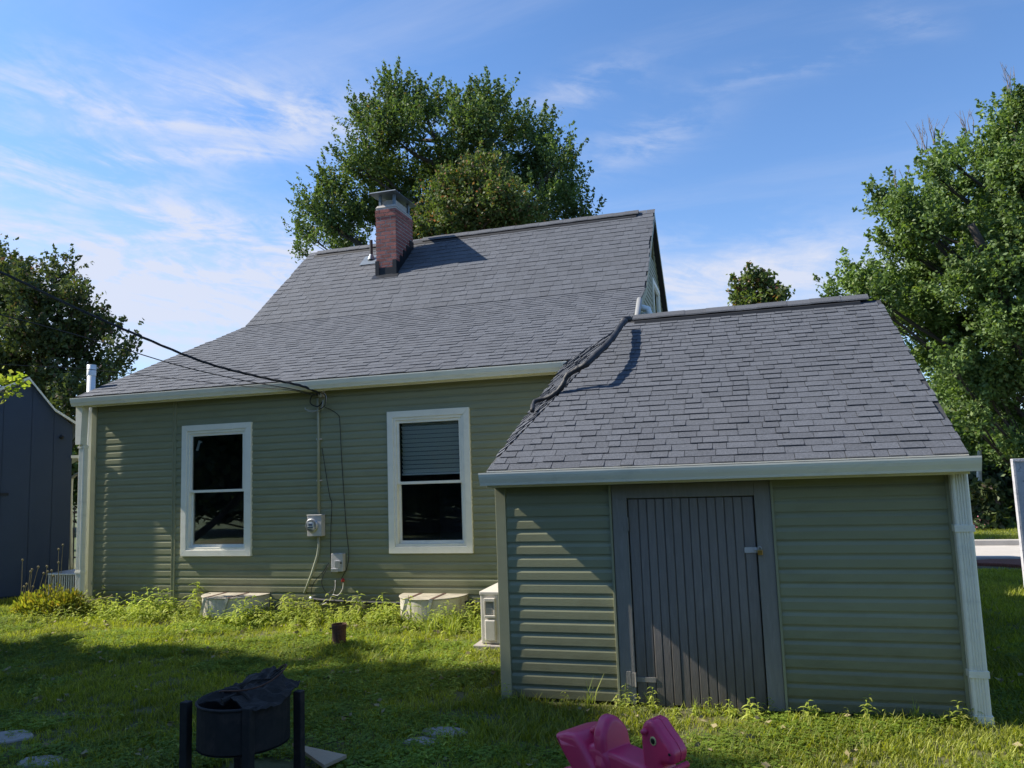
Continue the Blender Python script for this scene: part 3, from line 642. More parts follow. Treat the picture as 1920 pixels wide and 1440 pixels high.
# hose (refrigerant line set) over the shed roof
def roof_pt(px, py, lift):
    d = ray(px, py); lo_, hi = 4.5, 9.6; prev = None
    t = 4.5
    while t < 11:
        q = CC+d*t
        if q.y > 5.8 and q.z <= zS(q.x, q.y)+lift: return q
        t += .004
    return q
def catmull(P, n=8):
    P = [Vector(p) for p in P]; P = [P[0]*2-P[1]]+P+[P[-1]*2-P[-2]]; out = []
    for i in range(1, len(P)-2):
        for k in range(n):
            t = k/n; a, b_, c, d = P[i-1:i+3]
            out.append(.5*((2*b_)+(c-a)*t+(2*a-5*b_+4*c-d)*t*t+(3*b_-a-3*c+d)*t**3))
    out.append(P[-2]); return out
hs = thing('line_hose', 'thick black insulated hose draped across the left side of the shed roof', 'hose')
def on_roof(px, py, lift):      # the point seen at px, py that stands the given height over the shed roof
    d = ray(px, py); t = 5.0
    while t < 10.5:
        q = CC+d*t
        if q.y > 5.8 and q.z <= zS(max(q.x, -1.95), q.y)+lift: return q
        t += .004
    return q
hp = [on_roof(*q) for q in [(998, 770, .07), (1003, 753, .10), (1022, 739, .13), (1047, 720, .17), (1060, 703, .2), (1082, 691, .22), (1100, 682, .24), (1120, 663, .24), (1137, 647, .23), (1152, 629, .2), (1163, 612, .16), (1172, 602, .12)]]
for i in range(1, len(hp)):    # keep the run climbing steadily
    hp[i].y = max(hp[i].y, hp[i-1].y+.02) if hp[i].y < hp[i-1].y else hp[i].y
hc = catmull(hp, 6)
b = MB(); b.tube(hc, [.019+.003*math.sin(i*1.1)+.003*math.sin(i*2.3+1)+.012*min(1, i/40) for i in range(len(hc))], 10); b.build('insulation', 'black', hs, smooth=True)
b = MB(); q = catmull([at(1169, 612, 8.36), at(1163, 634, 8.2), at(1150, 648, 8.1), at(1143, 660, 8.05)], 6); b.tube(q, .014, 8); b.build('cable', 'acgrey', hs, smooth=True)
b = MB(); b.tube([at(1143, 660, 8.05), at(1138, 667, 8.0), at(1136, 674, 7.95), at(1137, 681, 7.9)], .017, 8); b.build('pipe_end', 'acbeige', hs, smooth=True)
b = MB(); b.tube([at(1166, 606, 8.46), at(1171, 599, 8.5), at(1180, 598, 8.56), at(1186, 603, 8.62)], [.032, .034, .034, .03], 10); b.build('elbow', 'black', hs, smooth=True)
# ================================================================ THINGS ON THE WALL
ms = thing('electric_meter', 'grey meter box with a round glass dial on the wall between the windows', 'electric meter')
mp_ = at(588, 985, YW-.08); x, z = mp_.x, mp_.z
b = MB(); b.box(x-.075, x+.135, YW-.115, YW-.014, z-.14, z+.13); b.box(x-.08, x+.14, YW-.125, YW-.014, z+.13, z+.14); b.build('box', 'greybox', ms, bevel=.006)
Mx = Matrix.Rotation(math.pi/2, 4, 'X')
b = MB(); b.lathe([(.088, 0), (.09, .02), (.082, .03)], (x+.0, YW-.115, z), 24, Mx); b.build('ring', 'galv', ms, smooth=False)
b = MB(); b.lathe([(.07, .0), (.07, .03), (.06, .05), (.03, .058)], (x, YW-.14, z), 24, Mx); b.build('dial_cover', glass_mat('meter glass', 1.2, (.9, .95, 1)), ms, smooth=True)
b = MB(); b.box(x-.045, x+.045, YW-.16, YW-.15, z-.04, z+.045); b.build('dial', 'white', ms)
b = MB(); b.box(x-.03, x+.03, YW-.163, YW-.1601, z-.0, z+.03); b.box(x-.04, x+.04, YW-.163, YW-.1601, z-.03, z-.012); b.build('display', 'bluewall', ms)
b = MB(); b.tube([(x+.06, YW-.05, z+.13), (x+.062, YW-.05, 2.55), (x+.055, YW-.05, 2.86)], .017, 10); b.build('riser_conduit', 'conduit', ms, smooth=True)
cp = [(x+.05, YW-.04, z-.14), (x+.052, YW-.04, z-.28), (x+.03, YW-.04, z-.4)]+[tuple(at(q[0], q[1], YW-.04)) for q in ((585, 1075), (571, 1112))]
b = MB(); b.tube(cp, .017, 10); b.build('lower_conduit', 'conduit', ms, smooth=True)
for zz in (2.3, 1.75):
    b = MB(); b.box(x+.03, x+.095, YW-.055, YW-.013, zz, zz+.02); b.build('strap', 'greybox', ms)
mh = thing('service_head', 'bunch of looped wire ends at the top of the conduit under the eave', 'cable connector')
c0 = at(600, 740, YW-.09)
for k, pts in enumerate([[(600, 738), (585, 742), (582, 756), (596, 762), (606, 752)], [(604, 730), (612, 745), (606, 765), (590, 770), (574, 768), (572, 764)], [(606, 750), (603, 764), (588, 772), (575, 770)], [(585, 733), (600, 736), (610, 742), (609, 760), (598, 768)]]):
    b = MB(); b.tube(catmull([at(p[0], p[1], YW-.09-.015*k) for p in pts], 6), .006 if k else .008, 6); b.build('wire_loop', 'galv' if k in (1, 2) else 'black', mh, smooth=True)
b = MB(); b.box(c0.x-.03, c0.x+.03, YW-.09, YW-.013, c0.z-.03, c0.z+.06); b.build('bracket', 'greybox', mh, bevel=.004)
ub = thing('utility_box', 'small grey telephone box with an open flap low on the wall', 'junction box')
p = at(634, 1055, YW-.06); x, z = p.x, p.z
b = MB(); b.box(x-.085, x+.085, YW-.09, YW-.014, z-.11, z+.12); b.build('box', 'greybox', ub, bevel=.006)
b = MB(); b.box(x-.03, x+.06, YW-.1, YW-.0901, z-.06, z+.03); b.box(x-.08, x+.02, YW-.106, YW-.0901, z-.115, z-.07); b.build('cover', 'galv', ub, bevel=.003)
b = MB(); b.lathe([(.012, 0), (.012, .006)], (x+.06, YW-.095, z+.0), 8, Mx); b.build('knob', 'black', ub)
def cable(name, label, cat, pts, r, m_='black', n=6, group=None):
    b = MB(); c = catmull(pts, 6); b.tube(c, r, n); o = b.build(name, m_, None, smooth=True); tag(o, label, cat, group); return o
A_ = lambda px, py, d=.03: at(px, py, YW-d)
cable('wall_cable', 'longer thin black cable sagging from the eave down to the small telephone box', 'cable', [A_(604, 762), A_(620, 768), A_(634, 778), A_(637, 790), A_(640, 850), A_(645, 930), A_(650, 1000), A_(654, 1040), A_(650, 1065), A_(640, 1085)], .0045)
cable('wall_cable', 'short thin cable slanting down close to the right of the meter', 'cable', [A_(604, 840), A_(610, 880), A_(618, 930), A_(622, 945), A_(620, 1000), A_(620, 1040), A_(622, 1075)], .004)
cable('hanging_cable', 'thin black cable curling left below the small box to the long pipe', 'cable', [A_(617, 1055), A_(606, 1072), A_(590, 1090), A_(584, 1105), A_(583, 1122)], .004)
cable('hanging_cable', 'loop of grey cable hanging below the small box', 'cable', [A_(629, 1088), A_(628, 1105), A_(620, 1122), A_(608, 1132), A_(596, 1134)], .006, 'greybox')
cable('hanging_cable', 'pale cable loop ending in the red cap under the small box', 'cable', [A_(644, 1092, .05), A_(642, 1105, .05), A_(634, 1116, .05), A_(624, 1115, .05)], .0055, 'acbeige')
cable('hanging_cable', 'dark cable loop hanging left of the red cap under the small box', 'cable', [A_(616, 1060, .04), A_(604, 1085, .04), A_(606, 1103, .04), A_(616, 1112, .04), A_(625, 1105, .04)], .0045)
b = MB(); p = A_(643, 1088, .05); b.lathe([(.02, -.02), (.022, 0), (.015, .025)], p, 10); tag(b.build('cable_cap', 'red', smooth=True), 'small red cap on a cable end below the telephone box', 'cap')
lp = thing('black_conduit', 'long black pipe running along the foot of the wall to the heat pump', 'pipe')
pc = [A_(583, 1122, .06), A_(600, 1125, .07), A_(650, 1128, .08), A_(740, 1131, .08), A_(820, 1129, .08), A_(905, 1130, .08), A_(960, 1131, .08)]
b = MB(); b.tube(catmull(pc, 6), .02, 10); b.build('pipe', 'black', lp, smooth=True)
b = MB(); b.tube([pc[0]+Vector((-.015, 0, 0)), pc[0]+Vector((.03, 0, -.002))], .026, 10); b.build('pipe_collar', 'galv', lp, smooth=True)
b = MB(); b.box(-8.86, -8.66, YW-.045, YW-.013, .05, .2); b.box(-8.84, -8.68, YW-.05, YW-.0451, .07, .18); tag(b.build('wall_vent', 'sage_trim', bevel=.004), 'small sage green vent cover low on the wall near the left corner', 'vent')
# overhead wires
def wire(pts, r, label, twist=0, name='overhead_wire'):
    t = thing(name, label, 'wire'); c = catmull(pts, 14)
    if twist:
        for s_ in range(3):
            q = []
            for i, p in enumerate(c):
                a = i*.55+s_*2.09; q.append(p+Vector((0, math.cos(a), math.sin(a)))*twist)
            b = MB(); b.tube(q, r, 6); b.build('strand', 'black', t, smooth=True)
    else: b = MB(); b.tube(c, r, 6); b.build('strand', 'black', t, smooth=True)
    return t
wire([at(-420, 360, 5.2), at(-200, 430, 6.0), at(0, 510, 6.8), at(130, 572, 7.5), at(250, 625, 8.0), at(380, 678, 8.45), at(480, 705, 8.7), at(560, 722, 8.85), at(600, 738, 9.05)], .0085, 'thick twisted service cable crossing the sky to the eave above the meter', .0105)
wire([at(-300, 520, 5.6), at(0, 590, 6.9), at(185, 640, 7.9), at(330, 684, 8.4), at(450, 712, 8.75), at(540, 728, 8.87), at(596, 741, 9.05)], .007, 'thin black wire below the twisted cable, crossing the left tree')
wire([at(-200, 668, 6), at(0, 683, 7.2), at(160, 692, 8.0), at(300, 707, 8.5), at(440, 722, 8.84), at(540, 731, 8.87), at(590, 742, 9.05)], .0045, 'thinnest and lowest overhead wire, just above the left gutter')
# ================================================================ AT THE FOOT OF THE WALL
def window_well(px0, px1, pyt, label, back):
    t = thing('window_well', label, 'window well', group='basement window wells')
    a, c = at(px0, pyt, 8.8), at(px1, pyt, 8.8); xc = (a.x+c.x)/2; R = (c.x-a.x)/2; zt = a.z+.08
    prof = []; n = 26; out = []; inn = []
    for k in range(n+1):
        th = math.pi*k/n; rr = R*1.0; dy = min(.46, R*1.1)
        out.append((xc-R*math.cos(th), YW-.0-dy*max(0, math.sin(th))**.85*1.0)); inn.append((xc-(R-.012)*math.cos(th), YW-(dy-.012)*max(0, math.sin(th))**.85))
    b = MB(); b.prism(out+inn[::-1], -.02, zt-.012, 'z'); b.build('well_wall', 'wellsteel', t)
    b = MB(); b.prism([(p[0]+(p[0]-xc)*.03, YW+(p[1]-YW)*1.03) for p in out], zt-.012, zt, 'z'); b.build('cover', 'white_plastic', t, bevel=.004)
    for s_ in (-.45, .3):
        X = xc+R*s_; yv = YW-min(.46, R*1.1)*math.sin(math.acos(-s_))**.85*1.035; w = .022
        b = MB(); b.box(X-w, X+w, yv-.006, YW-.02, zt+.0005, zt+.004); b.build('strap', 'rust' if True else 'galv', t)
        b = MB(); sh = -.09; b.add([(X-w, yv-.008, zt+.004), (X+w, yv-.008, zt+.004), (X+w+sh, yv-.02, -.01), (X-w+sh, yv-.02, -.01), (X-w, yv-.002, zt+.004), (X+w, yv-.002, zt+.004), (X+w+sh, yv-.012, -.01), (X-w+sh, yv-.012, -.01)], [(0, 3, 2, 1), (4, 5, 6, 7), (0, 4, 7, 3), (1, 2, 6, 5), (0, 1, 5, 4)]); b.build('strap', 'galv', t)
    return t
window_well(358, 472, 1131, 'left window well with a weathered white cover and rusty straps', 1)
window_well(733, 856, 1134, 'right window well with a weathered white cover near the heat pump', 0)
wf = thing('cellar_window', 'pale framed cellar window just behind the left window well', 'window')
p0_, p1_ = at(355, 1125, YW-.05), at(490, 1127, YW-.05)
b = MB(); z0 = .02; z1 = p0_.z; xa, xb = p0_.x, p1_.x; b.box(xa, xa+.04, YW-.05, YW-.014, z0, z1); b.box(xb-.04, xb, YW-.05, YW-.014, z0, z1); b.box(xa+.04, xb-.04, YW-.05, YW-.014, z1-.035, z1); b.build('frame', 'sage_trim', wf, bevel=.003)
b = MB(); b.box(xa+.04, xb-.04, YW-.03, YW-.0145, z0, z1-.035); b.build('pane', 'white_plastic', wf)
# heat pump
ac = thing('heat_pump', 'beige outdoor heat pump on a concrete pad beside the shed corner', 'heat pump')
AX0, AX1, AY0, AY1, AZ0, AZ1 = -2.665, -2.33, 7.65, 8.45, .06, .575
b = MB(); b.box(AX0, AX1, AY0, AY1, AZ0, AZ1); b.build('casing', 'acbeige', ac, bevel=.012)
b = MB(); b.box(AX0-.006, AX1+.006, AY0-.008, AY1+.006, AZ1-.035, AZ1+.006); b.build('lid', 'acbeige', ac, bevel=.01)
b = MB(); b.box(AX0+.05, AX0+.165, AY0-.03, AY0-.001, .09, .3); b.build('service_cover', 'acbeige', ac, bevel=.012)
b = MB(); b.box(AX0+.05, AX0+.165, AY0-.025, AY0-.001, .32, .345); b.box(AX0+.05, AX0+.165, AY0-.03, AY0-.001, .48, .515); b.box(AX0+.145, AX0+.165, AY0-.02, AY0-.001, .345, .48); b.box(AX0+.045, AX0+.055, AY0-.02, AY0-.001, .345, .48); b.build('handle_recess', 'acbeige', ac, bevel=.005)
b = MB(); b.box(AX0+.06, AX0+.14, AY0-.006, AY0-.0005, .35, .475); b.build('recess_panel', 'acgrey', ac)
b = MB()
for i in range(6): b.box(AX0+.064, AX0+.136, AY0-.012, AY0-.0065, .355+i*.011, .361+i*.011)
b.build('louvre', 'acbeige', ac)
b = MB()
for i in range(16): b.box(AX0-.006, AX0-.0005, AY0+.12, AY1-.08, .1+i*.026, .112+i*.026)
b.build('side_grille', 'acgrey', ac)
pd = MB(); pd.box(AX0-.07, AX1+.07, AY0-.07, AY1+.07, -.02, .055); tag(pd.build('concrete_pad', 'concrete', bevel=.008), 'low concrete pad carrying the heat pump', 'pad')
# rusty pipe
rp = thing('rusty_pipe', 'short rusty pipe stub sticking out of the lawn before the wall', 'pipe')
p = at_ground(636, 1212); b = MB(); b.lathe([(.072, -.05), (.074, .19), (.08, .195), (.08, .235), (.07, .235), (.066, .1)], p, 20, cap=False); b.lathe([(.066, .1), (.01, .1)], p, 20, cap=False); b.build('pipe', 'rust', rp, smooth=False)
b = MB(); b.box(p.x+.025, p.x+.045, p.y-.085, p.y-.074, .05, .14); b.box(p.x+.025, p.x+.045, p.y-.09, p.y-.078, .135, .15); b.tube([(p.x-.055, p.y-.075, .2), (p.x-.055, p.y-.088, .2)], .01, 6); b.build('bolt', 'rust', rp)
# ================================================================ FIRE PIT
fp = thing('fire_pit', 'sooty black fire pit ring on four square legs in the left foreground', 'fire pit')
fc = Vector((-2.955, 4.13, 0)); R = .265
b = MB(); n = 40; pr = [(R, .26), (R, .49), (R+.008, .5), (R+.004, .508), (R-.008, .5), (R-.006, .26), (R-.006, .27), (.02, .24), (.02, .235), (R, .25)]
b.lathe(pr, fc, n, cap=False); b.build('ring', 'pit', fp, smooth=False)
b = MB(); b.lathe([(R+.006, .497), (R+.01, .505), (R, .512), (R-.008, .505)], fc, n, cap=False); b.build('rim', 'galv' if False else 'greybox', fp, smooth=True).data.materials[0] = MT['pit']
for lx, ly in ((-3.235, 3.965), (-2.78, 3.925), (-2.675, 4.28), (-3.13, 4.33)):
    b = MB(); b.box(lx-.026, lx+.026, ly-.026, ly+.026, -.02, .515); b.build('leg', 'pit', fp, bevel=.006)
cv = MB(); nx, ny = 29, 21
def cz_(u, v): return .505+.11*math.exp(-((u-.62)**2)/.16)*(.3+.7*v)+.008*math.sin(u*13+v*5)+.01*math.sin(v*9-u*4)+.05*abs(noise.noise(Vector((u*3.2, v*3.2, 4))))+.03*noise.noise(Vector((u*9, v*9, 1)))-.03*(1-v)*u
vs = []
for j in range(ny):
    for i in range(nx):
        u, v = i/(nx-1), j/(ny-1); vs.append((fc.x-.2+.47*u+.03*math.sin(v*4), fc.y-.17+.4*v+.04*math.sin(u*6), cz_(u, v)))
cv.add(vs, [(j*nx+i, j*nx+i+1, (j+1)*nx+i+1, (j+1)*nx+i) for j in range(ny-1) for i in range(nx-1)])
o = cv.build('charred_sheet', 'tarp', None, fix=False); md = o.modifiers.new('solid', 'SOLIDIFY'); md.thickness = .006
tag(o, 'charred bent metal sheet crumpled over the top of the fire pit', 'metal sheet')
for i, (a, c_, r_) in enumerate([((-.1, -.05, .55), (.2, .1, .52), .022), ((-.02, -.18, .53), (.12, .12, .56), .018), ((.02, -.1, .58), (.16, -.12, .5), .014)]):
    b = MB(); pa, pb = fc+Vector(a), fc+Vector(c_); b.tube([pa, (pa+pb)/2+Vector((0, 0, .012)), pb], [r_, r_*.9, r_*.6], 7); tag(b.build('charred_stick', 'tarp'), ('thick charred stick lying across the fire pit', 'thinner charred stick leaning over the pit rim', 'short charred stick at the front of the pit rim')[i], 'stick')
fg = thing('fire_grate', 'bent wire grate leaning across the top of the fire pit', 'grate')
b = MB(); hoop = [fc+Vector((.05+.2*math.cos(t), .02+.17*math.sin(t), .585+.075*math.cos(t)+.03*math.sin(2*t))) for t in np.linspace(0, 2*math.pi, 40)]; b.tube(hoop, .005, 6, cap=False); b.build('hoop', 'rust', fg, smooth=True)
for k in range(7):
    y_ = -.12+.045*k; ww = math.sqrt(max(0, .17**2-(y_)**2))*1.15
    b = MB(); b.tube([fc+Vector((.05+q_*ww, .02+y_, .585+.075*q_*ww/.2+.02*math.sin(q_*3+k))) for q_ in np.linspace(-1, 1, 9)], .0035, 5); b.build('rod', 'pit', fg, smooth=True)
b = MB(); pts = [at_ground(548, 1393, .10), at_ground(650, 1415, .07), at_ground(608, 1434, .085)]
b.add([*pts, *[q-Vector((0, 0, .022)) for q in pts]], [(0, 2, 1), (3, 4, 5), (0, 1, 4, 3), (1, 2, 5, 4), (2, 0, 3, 5)]); tag(b.build('board_offcut', 'wood', bevel=.002), 'triangular offcut of bare plywood lying in the grass beside the fire pit', 'board')
for i, (dx, dy, s_) in enumerate(((-.1, -.02, 1), (.1, .05, .9), (.02, -.16, .8))):
    b = MB(); b.box(-.1*s_, .1*s_, -.048, .048, -.03, .035, Matrix.Translation(fc+Vector((dx, dy, .01))) @ Matrix.Rotation(.6*i+.2, 4, 'Z')); tag(b.build('loose_brick', 'brick', bevel=.006), ('sooty brick on the ground under the left of the fire pit', 'sooty brick on the ground under the right of the fire pit', 'sooty brick lying in front under the fire pit')[i], 'brick')
# flat stones
for i, (px, py, r_, lab) in enumerate([(20, 1385, .17, 'flat stone in the grass at the left edge of the lawn'), (75, 1432, .15, 'flat stone at the bottom left corner of the lawn'), (830, 1376, .15, 'flat grey stone in the grass left of the pink horse'), (790, 1395, .12, 'smaller flat stone just left of the grey one in the lawn'), (45, 1335, .0, '')]):
    if not r_: continue
    p = at_ground(px, py); b = MB(); po = []
    for k in range(11):
        t_ = k/11*2*math.pi; q = r_*random.uniform(.75, 1.1); po.append((p.x+q*math.cos(t_)*1.2, p.y+q*math.sin(t_)*.8))
    b.prism(po, -.04, .022, 'z'); tag(b.build('flat_stone', 'concrete', bevel=.012), lab, 'stone')
# ================================================================ PINK HORSE
def pillow(b, outline, half, axis_m, edge=.03, n=8, smooth_n=4):
    """closed 2-D outline (x,z) given depth with rounded edges; axis_m places it"""
    P = [Vector((p[0], 0, p[1])) for p in outline]; N_ = len(P); C_ = []
    for i in range(N_):
        a, b_, c, d = P[i-1], P[i], P[(i+1) % N_], P[(i+2) % N_]
        for k in range(smooth_n):
            t = k/smooth_n; C_.append(.5*((2*b_)+(c-a)*t+(2*a-5*b_+4*c-d)*t*t+(3*b_-a-3*c+d)*t**3))
    n_ = len(C_); nor = []
    area = sum(C_[i].x*C_[(i+1) % n_].z-C_[(i+1) % n_].x*C_[i].z for i in range(n_)); sg = 1 if area > 0 else -1
    for i in range(n_):
        t = (C_[(i+1) % n_]-C_[i-1]).normalized(); nor.append(Vector((t.z, 0, -t.x))*sg)
    rings = []
    for k in range(n+1):
        a = math.pi/2*k/n; rings.append((edge*(1-math.cos(a)) if False else edge*(1-math.sin(a)), -half+edge*(1-math.cos(a))))
    lay = [(i_, y) for i_, y in rings]+[(i_, -y) for i_, y in rings[::-1]]
    vs = []
    for ins_, y in lay:
        for c, nn in zip(C_, nor): q = c-nn*ins_; vs.append(axis_m @ Vector((q.x, y, q.z)))
    fs = []
    L_ = len(lay)
    for j in range(L_-1):
        for i in range(n_): fs.append((j*n_+i, j*n_+(i+1) % n_, (j+1)*n_+(i+1) % n_, (j+1)*n_+i))
    from mathutils.geometry import tessellate_polygon
    for o_ in (0, (L_-1)*n_):
        loop = [Vector((axis_m.inverted() @ vs[o_+i]).xyz) for i in range(n_)]
        for tri in tessellate_polygon([[Vector((q.x, q.z, 0)) for q in loop]]): fs.append(tuple(o_+i for i in tri))
    b.add(vs, fs)
hr = thing('rocking_horse', 'magenta plastic toy rocking horse facing right in the foreground', 'rocking horse')
# local frame: x along the horse towards its nose, y across it, z up; the nose is turned towards the viewer
HM = Matrix.Translation((-.413, 3.6, -.03)) @ Matrix.Rotation(math.radians(-33), 4, 'Z')
KX = 3.78/1442/6.4
def hl(x, y, x0=1430, k=1.0):   # a point read off the enlarged side view -> local (x, z)
    return ((x-x0)*KX*k, at(1243, 1300+y/6.4, 3.6).z)
def part(outline, half, nm, x=0, edge=.03, tilt=0, pivot=0, mm='pink', yoff=0):
    b = MB(); T_ = HM @ Matrix.Translation((x, yoff, 0)); pillow(b, outline, half, T_, edge); return b.build(nm, mm, hr, smooth=True)
head = [(q[0]*.86, q[1]) for q in [hl(*q) for q in [(1215, 1000), (1195, 800), (1185, 600), (1182, 430), (1205, 320), (1260, 255), (1340, 225), (1410, 240), (1460, 290), (1540, 370), (1630, 455), (1690, 540), (1690, 610), (1660, 680), (1590, 705), (1520, 715), (1505, 770), (1570, 900), (1620, 1060), (1500, 1180), (1300, 1160)]]]
part(head, .058, 'head', edge=.026)
b = MB()
for k in range(9):
    t_ = k/8; q = hl(1190+50*t_+110*t_**3, 440-210*t_+10*t_**2); b.tube([HM @ Vector((q[0]*.86-.003, -.03, q[1])), HM @ Vector((q[0]*.86-.005, .03, q[1]))], .011, 8)
b.build('mane', 'pink', hr, smooth=True)
for s_ in (-1, 1):
    e = hl(1250, 380); q = hl(1310, 345)
    b = MB(); b.tube([HM @ Vector((q[0]*.86, s_*.05, q[1])), HM @ Vector(((e[0]+q[0])/2*.86, s_*.068, (e[1]+q[1])/2)), HM @ Vector((e[0]*.86, s_*.076, e[1]))], [.008, .014, .008], 10); b.build('ear', 'pink', hr, smooth=True)
    e = hl(1400, 455); Mx2 = HM @ Matrix.Translation((e[0]*.86, s_*.0575, e[1])) @ Matrix.Rotation(math.pi/2*(1 if s_ < 0 else -1), 4, 'X') @ Matrix.Diagonal((1, 1.1, 1, 1))
    b = MB(); b.lathe([(.0175, -.002), (.0175, .002), (.015, .004)], n=20, Mx=Mx2); b.build('eye', 'eye_white', hr)
    b = MB(); b.lathe([(.012, .0), (.012, .0048), (.008, .006)], n=20, Mx=Mx2); b.build('pupil', 'eye_black', hr)
# seat back: an arched paddle across the horse, leaning back a little
zt_, zb_ = hl(0, 262)[1], hl(0, 900)[1]
arch = [(-.098, zb_), (-.098, (zb_*2+zt_)/3), (-.09, (zb_+zt_*2)/3), (-.055, zt_-.028), (-.02, zt_-.004), (.02, zt_-.004), (.055, zt_-.028), (.09, (zb_+zt_*2)/3), (.098, (zb_*2+zt_)/3), (.098, zb_)]
SBM = HM @ Matrix.Translation((-.295, 0, 0)) @ Matrix.Shear('XZ' if False else 'XY', 4, (0, 0)) @ Matrix.Rotation(math.pi/2, 4, 'Z')
b = MB(); pillow(b, arch, .038, SBM, .026)
for i, v in enumerate(b.v): q = HM.inverted() @ Vector(v); q.x -= (q.z-zb_)*.16; q.z -= .035; b.v[i] = tuple(HM @ q)
b.build('seat_back', 'pink', hr, smooth=True)
seat_o = [(-.34, hl(0, 760)[1]), (-.25, hl(0, 742)[1]), (-.12, hl(0, 770)[1]), (-.04, hl(0, 800)[1]), (-.03, hl(0, 1000)[1]), (-.08, hl(0, 1130)[1]), (-.3, hl(0, 1130)[1]), (-.4, hl(0, 1000)[1])]
part(seat_o, .085, 'seat', edge=.024)
hip = [(-.44, hl(0, 700)[1]), (-.40, hl(0, 620)[1]), (-.34, hl(0, 600)[1]), (-.29, hl(0, 680)[1]), (-.27, hl(0, 860)[1]), (-.3, hl(0, 1100)[1]), (-.42, hl(0, 1050)[1]), (-.46, hl(0, 860)[1])]
hip = [(p[0]+.03, p[1]-.03) for p in hip]; part(hip, .1, 'haunch', edge=.035)
tail = [(-.36, hl(0, 420)[1]), (-.40, hl(0, 425)[1]), (-.435, hl(0, 470)[1]), (-.47, hl(0, 530)[1]), (-.47, hl(0, 580)[1]), (-.445, hl(0, 600)[1]), (-.40, hl(0, 540)[1]), (-.36, hl(0, 560)[1])]
tail = [(p[0]+.035, p[1]-.02) for p in tail]; part(tail, .026, 'tail', edge=.018)
rk = [(-.62, hl(0, 690)[1]), (-.585, hl(0, 610)[1]), (-.53, hl(0, 575)[1]), (-.46, hl(0, 600)[1]), (-.36, hl(0, 900)[1]), (-.2, hl(0, 1180)[1]), (.1, hl(0, 1230)[1]), (.2, hl(0, 1130)[1]), (.24, hl(0, 1170)[1]), (.16, hl(0, 1420)[1]), (-.1, hl(0, 1520)[1]), (-.36, hl(0, 1450)[1]), (-.53, hl(0, 1000)[1])]
rk = [(p[0]+(.04 if p[0] < -.3 else 0), p[1]-.015) for p in rk]; part(rk, .125, 'rocker', edge=.03)
q = hl(1440, 830); b = MB(); b.tube([HM @ Vector((.03, -.12, q[1])), HM @ Vector((.03, .12, q[1]))], .014, 10); b.build('handle', 'pink', hr, smooth=True)
b = MB(); hm = [(q[0]*.86, q[1]) for q in [hl(*q) for q in [(1195, 800), (1185, 600), (1182, 430), (1205, 320), (1260, 255), (1340, 225), (1410, 240), (1460, 290), (1540, 370), (1630, 455), (1690, 540), (1690, 610), (1660, 680), (1590, 705)]]]
b.tube(catmull([HM @ Vector((q[0]*1.006, 0, q[1]+.0005)) for q in hm], 3), .0022, 5); b.build('mould_seam', 'pink', hr, smooth=True)
for s_ in (-1, 1):
    e = hl(1640, 560); b = MB(); b.lathe([(.006, -.002), (.006, .001), (.003, .002)], n=12, Mx=HM @ Matrix.Translation((e[0]*.86, s_*.0572, e[1])) @ Matrix.Rotation(math.pi/2*(1 if s_ < 0 else -1), 4, 'X')); b.build('nostril', 'eye_black', hr)
for s_ in (-.1, .1):
    part([(-.62, .30), (-.42, .12), (-.25, .03), (-.05, .012), (.15, .05), (.3, .2), (.27, .33), (-.05, .38), (-.45, .42)], .02, 'runner', edge=.012, yoff=s_)
# ================================================================ LEFT SIDE
bl = thing('neighbour_building', 'slate blue gambrel outbuilding with pale roof edges left of the house', 'building')
BQ = Vector((-11.03, 10.6, 0)); BU = Vector((.66, .75, 0)).normalized(); BN = Vector((-BU.y, BU.x, 0))   # facade line and the way the ridge runs
BM = Matrix((BU, BN, Vector((0, 0, 1)))).transposed().to_4x4(); BM.translation = BQ
def bf(px, py):     # point of the photo on the facade -> local (u, z)
    d = ray(px, py); t = (BQ-CC).dot(BN)/d.dot(BN); q = CC+d*t-BQ; return (q.dot(BU), q.z)
ridge_l, kn, ev, lf = bf(55, 708), bf(103, 767), bf(155, 800), bf(0, 729)
ev = (ev[0], ev[1]); ue = bf(131, 1000)[0]
lk2 = (lf[0]*1+(lf[0]-ridge_l[0])*.5, lf[1]-.12); le = (lk2[0]-.8, lk2[1]-1.0)
outl = [(le[0], -.4), (ue, -.4), (ue, ev[1]+.04), kn, ridge_l, lf, lk2, le]
def bprism(b, poly, a, c):
    n0 = b.n; b.prism(poly, a, c, 'y')
    for i in range(n0, b.n): b.v[i] = tuple(BM @ Vector(b.v[i]))
    return b
b = bprism(MB(), [(p[0], p[1]-.03) for p in outl], .03, 5); bwall = b.build('wall', 'bluewall', bl)
def topz(u):
    P_ = [le, lk2, lf, ridge_l, kn, (ue+.01, ev[1]+.04)]
    for (x0, z0), (x1, z1) in zip(P_, P_[1:]):
        if x0 <= u <= x1: return z0+(z1-z0)*(u-x0)/(x1-x0)
    return ev[1]
cuts = [le[0], bf(2, 900)[0], bf(56, 900)[0], bf(98, 900)[0], ue]
for a, c in zip(cuts, cuts[1:]):
    a += .003; c -= .003; knots = [p[0] for p in (lk2, lf, ridge_l, kn) if a < p[0] < c]
    bprism(MB(), [(a, .05), (c, .05)]+[(x, topz(x)-.035) for x in [c]+knots[::-1]+[a]], 0, .028).build('wall_panel', 'bluewall', bwall)
rp_ = [le, lk2, lf, ridge_l, kn, ev]; rp2 = [(x, z-.045) for x, z in rp_]; bprism(MB(), rp_+rp2[::-1], -.12, 5.1).build('roof', 'gutter', bl)
p = bf(133, 856); q = bf(156, 855); bprism(MB(), [(p[0], p[1]-.03), (q[0], p[1]-.03), (q[0], p[1]+.02), (p[0], p[1]+.02)], -.05, 4).build('side_beam', 'white', bl)
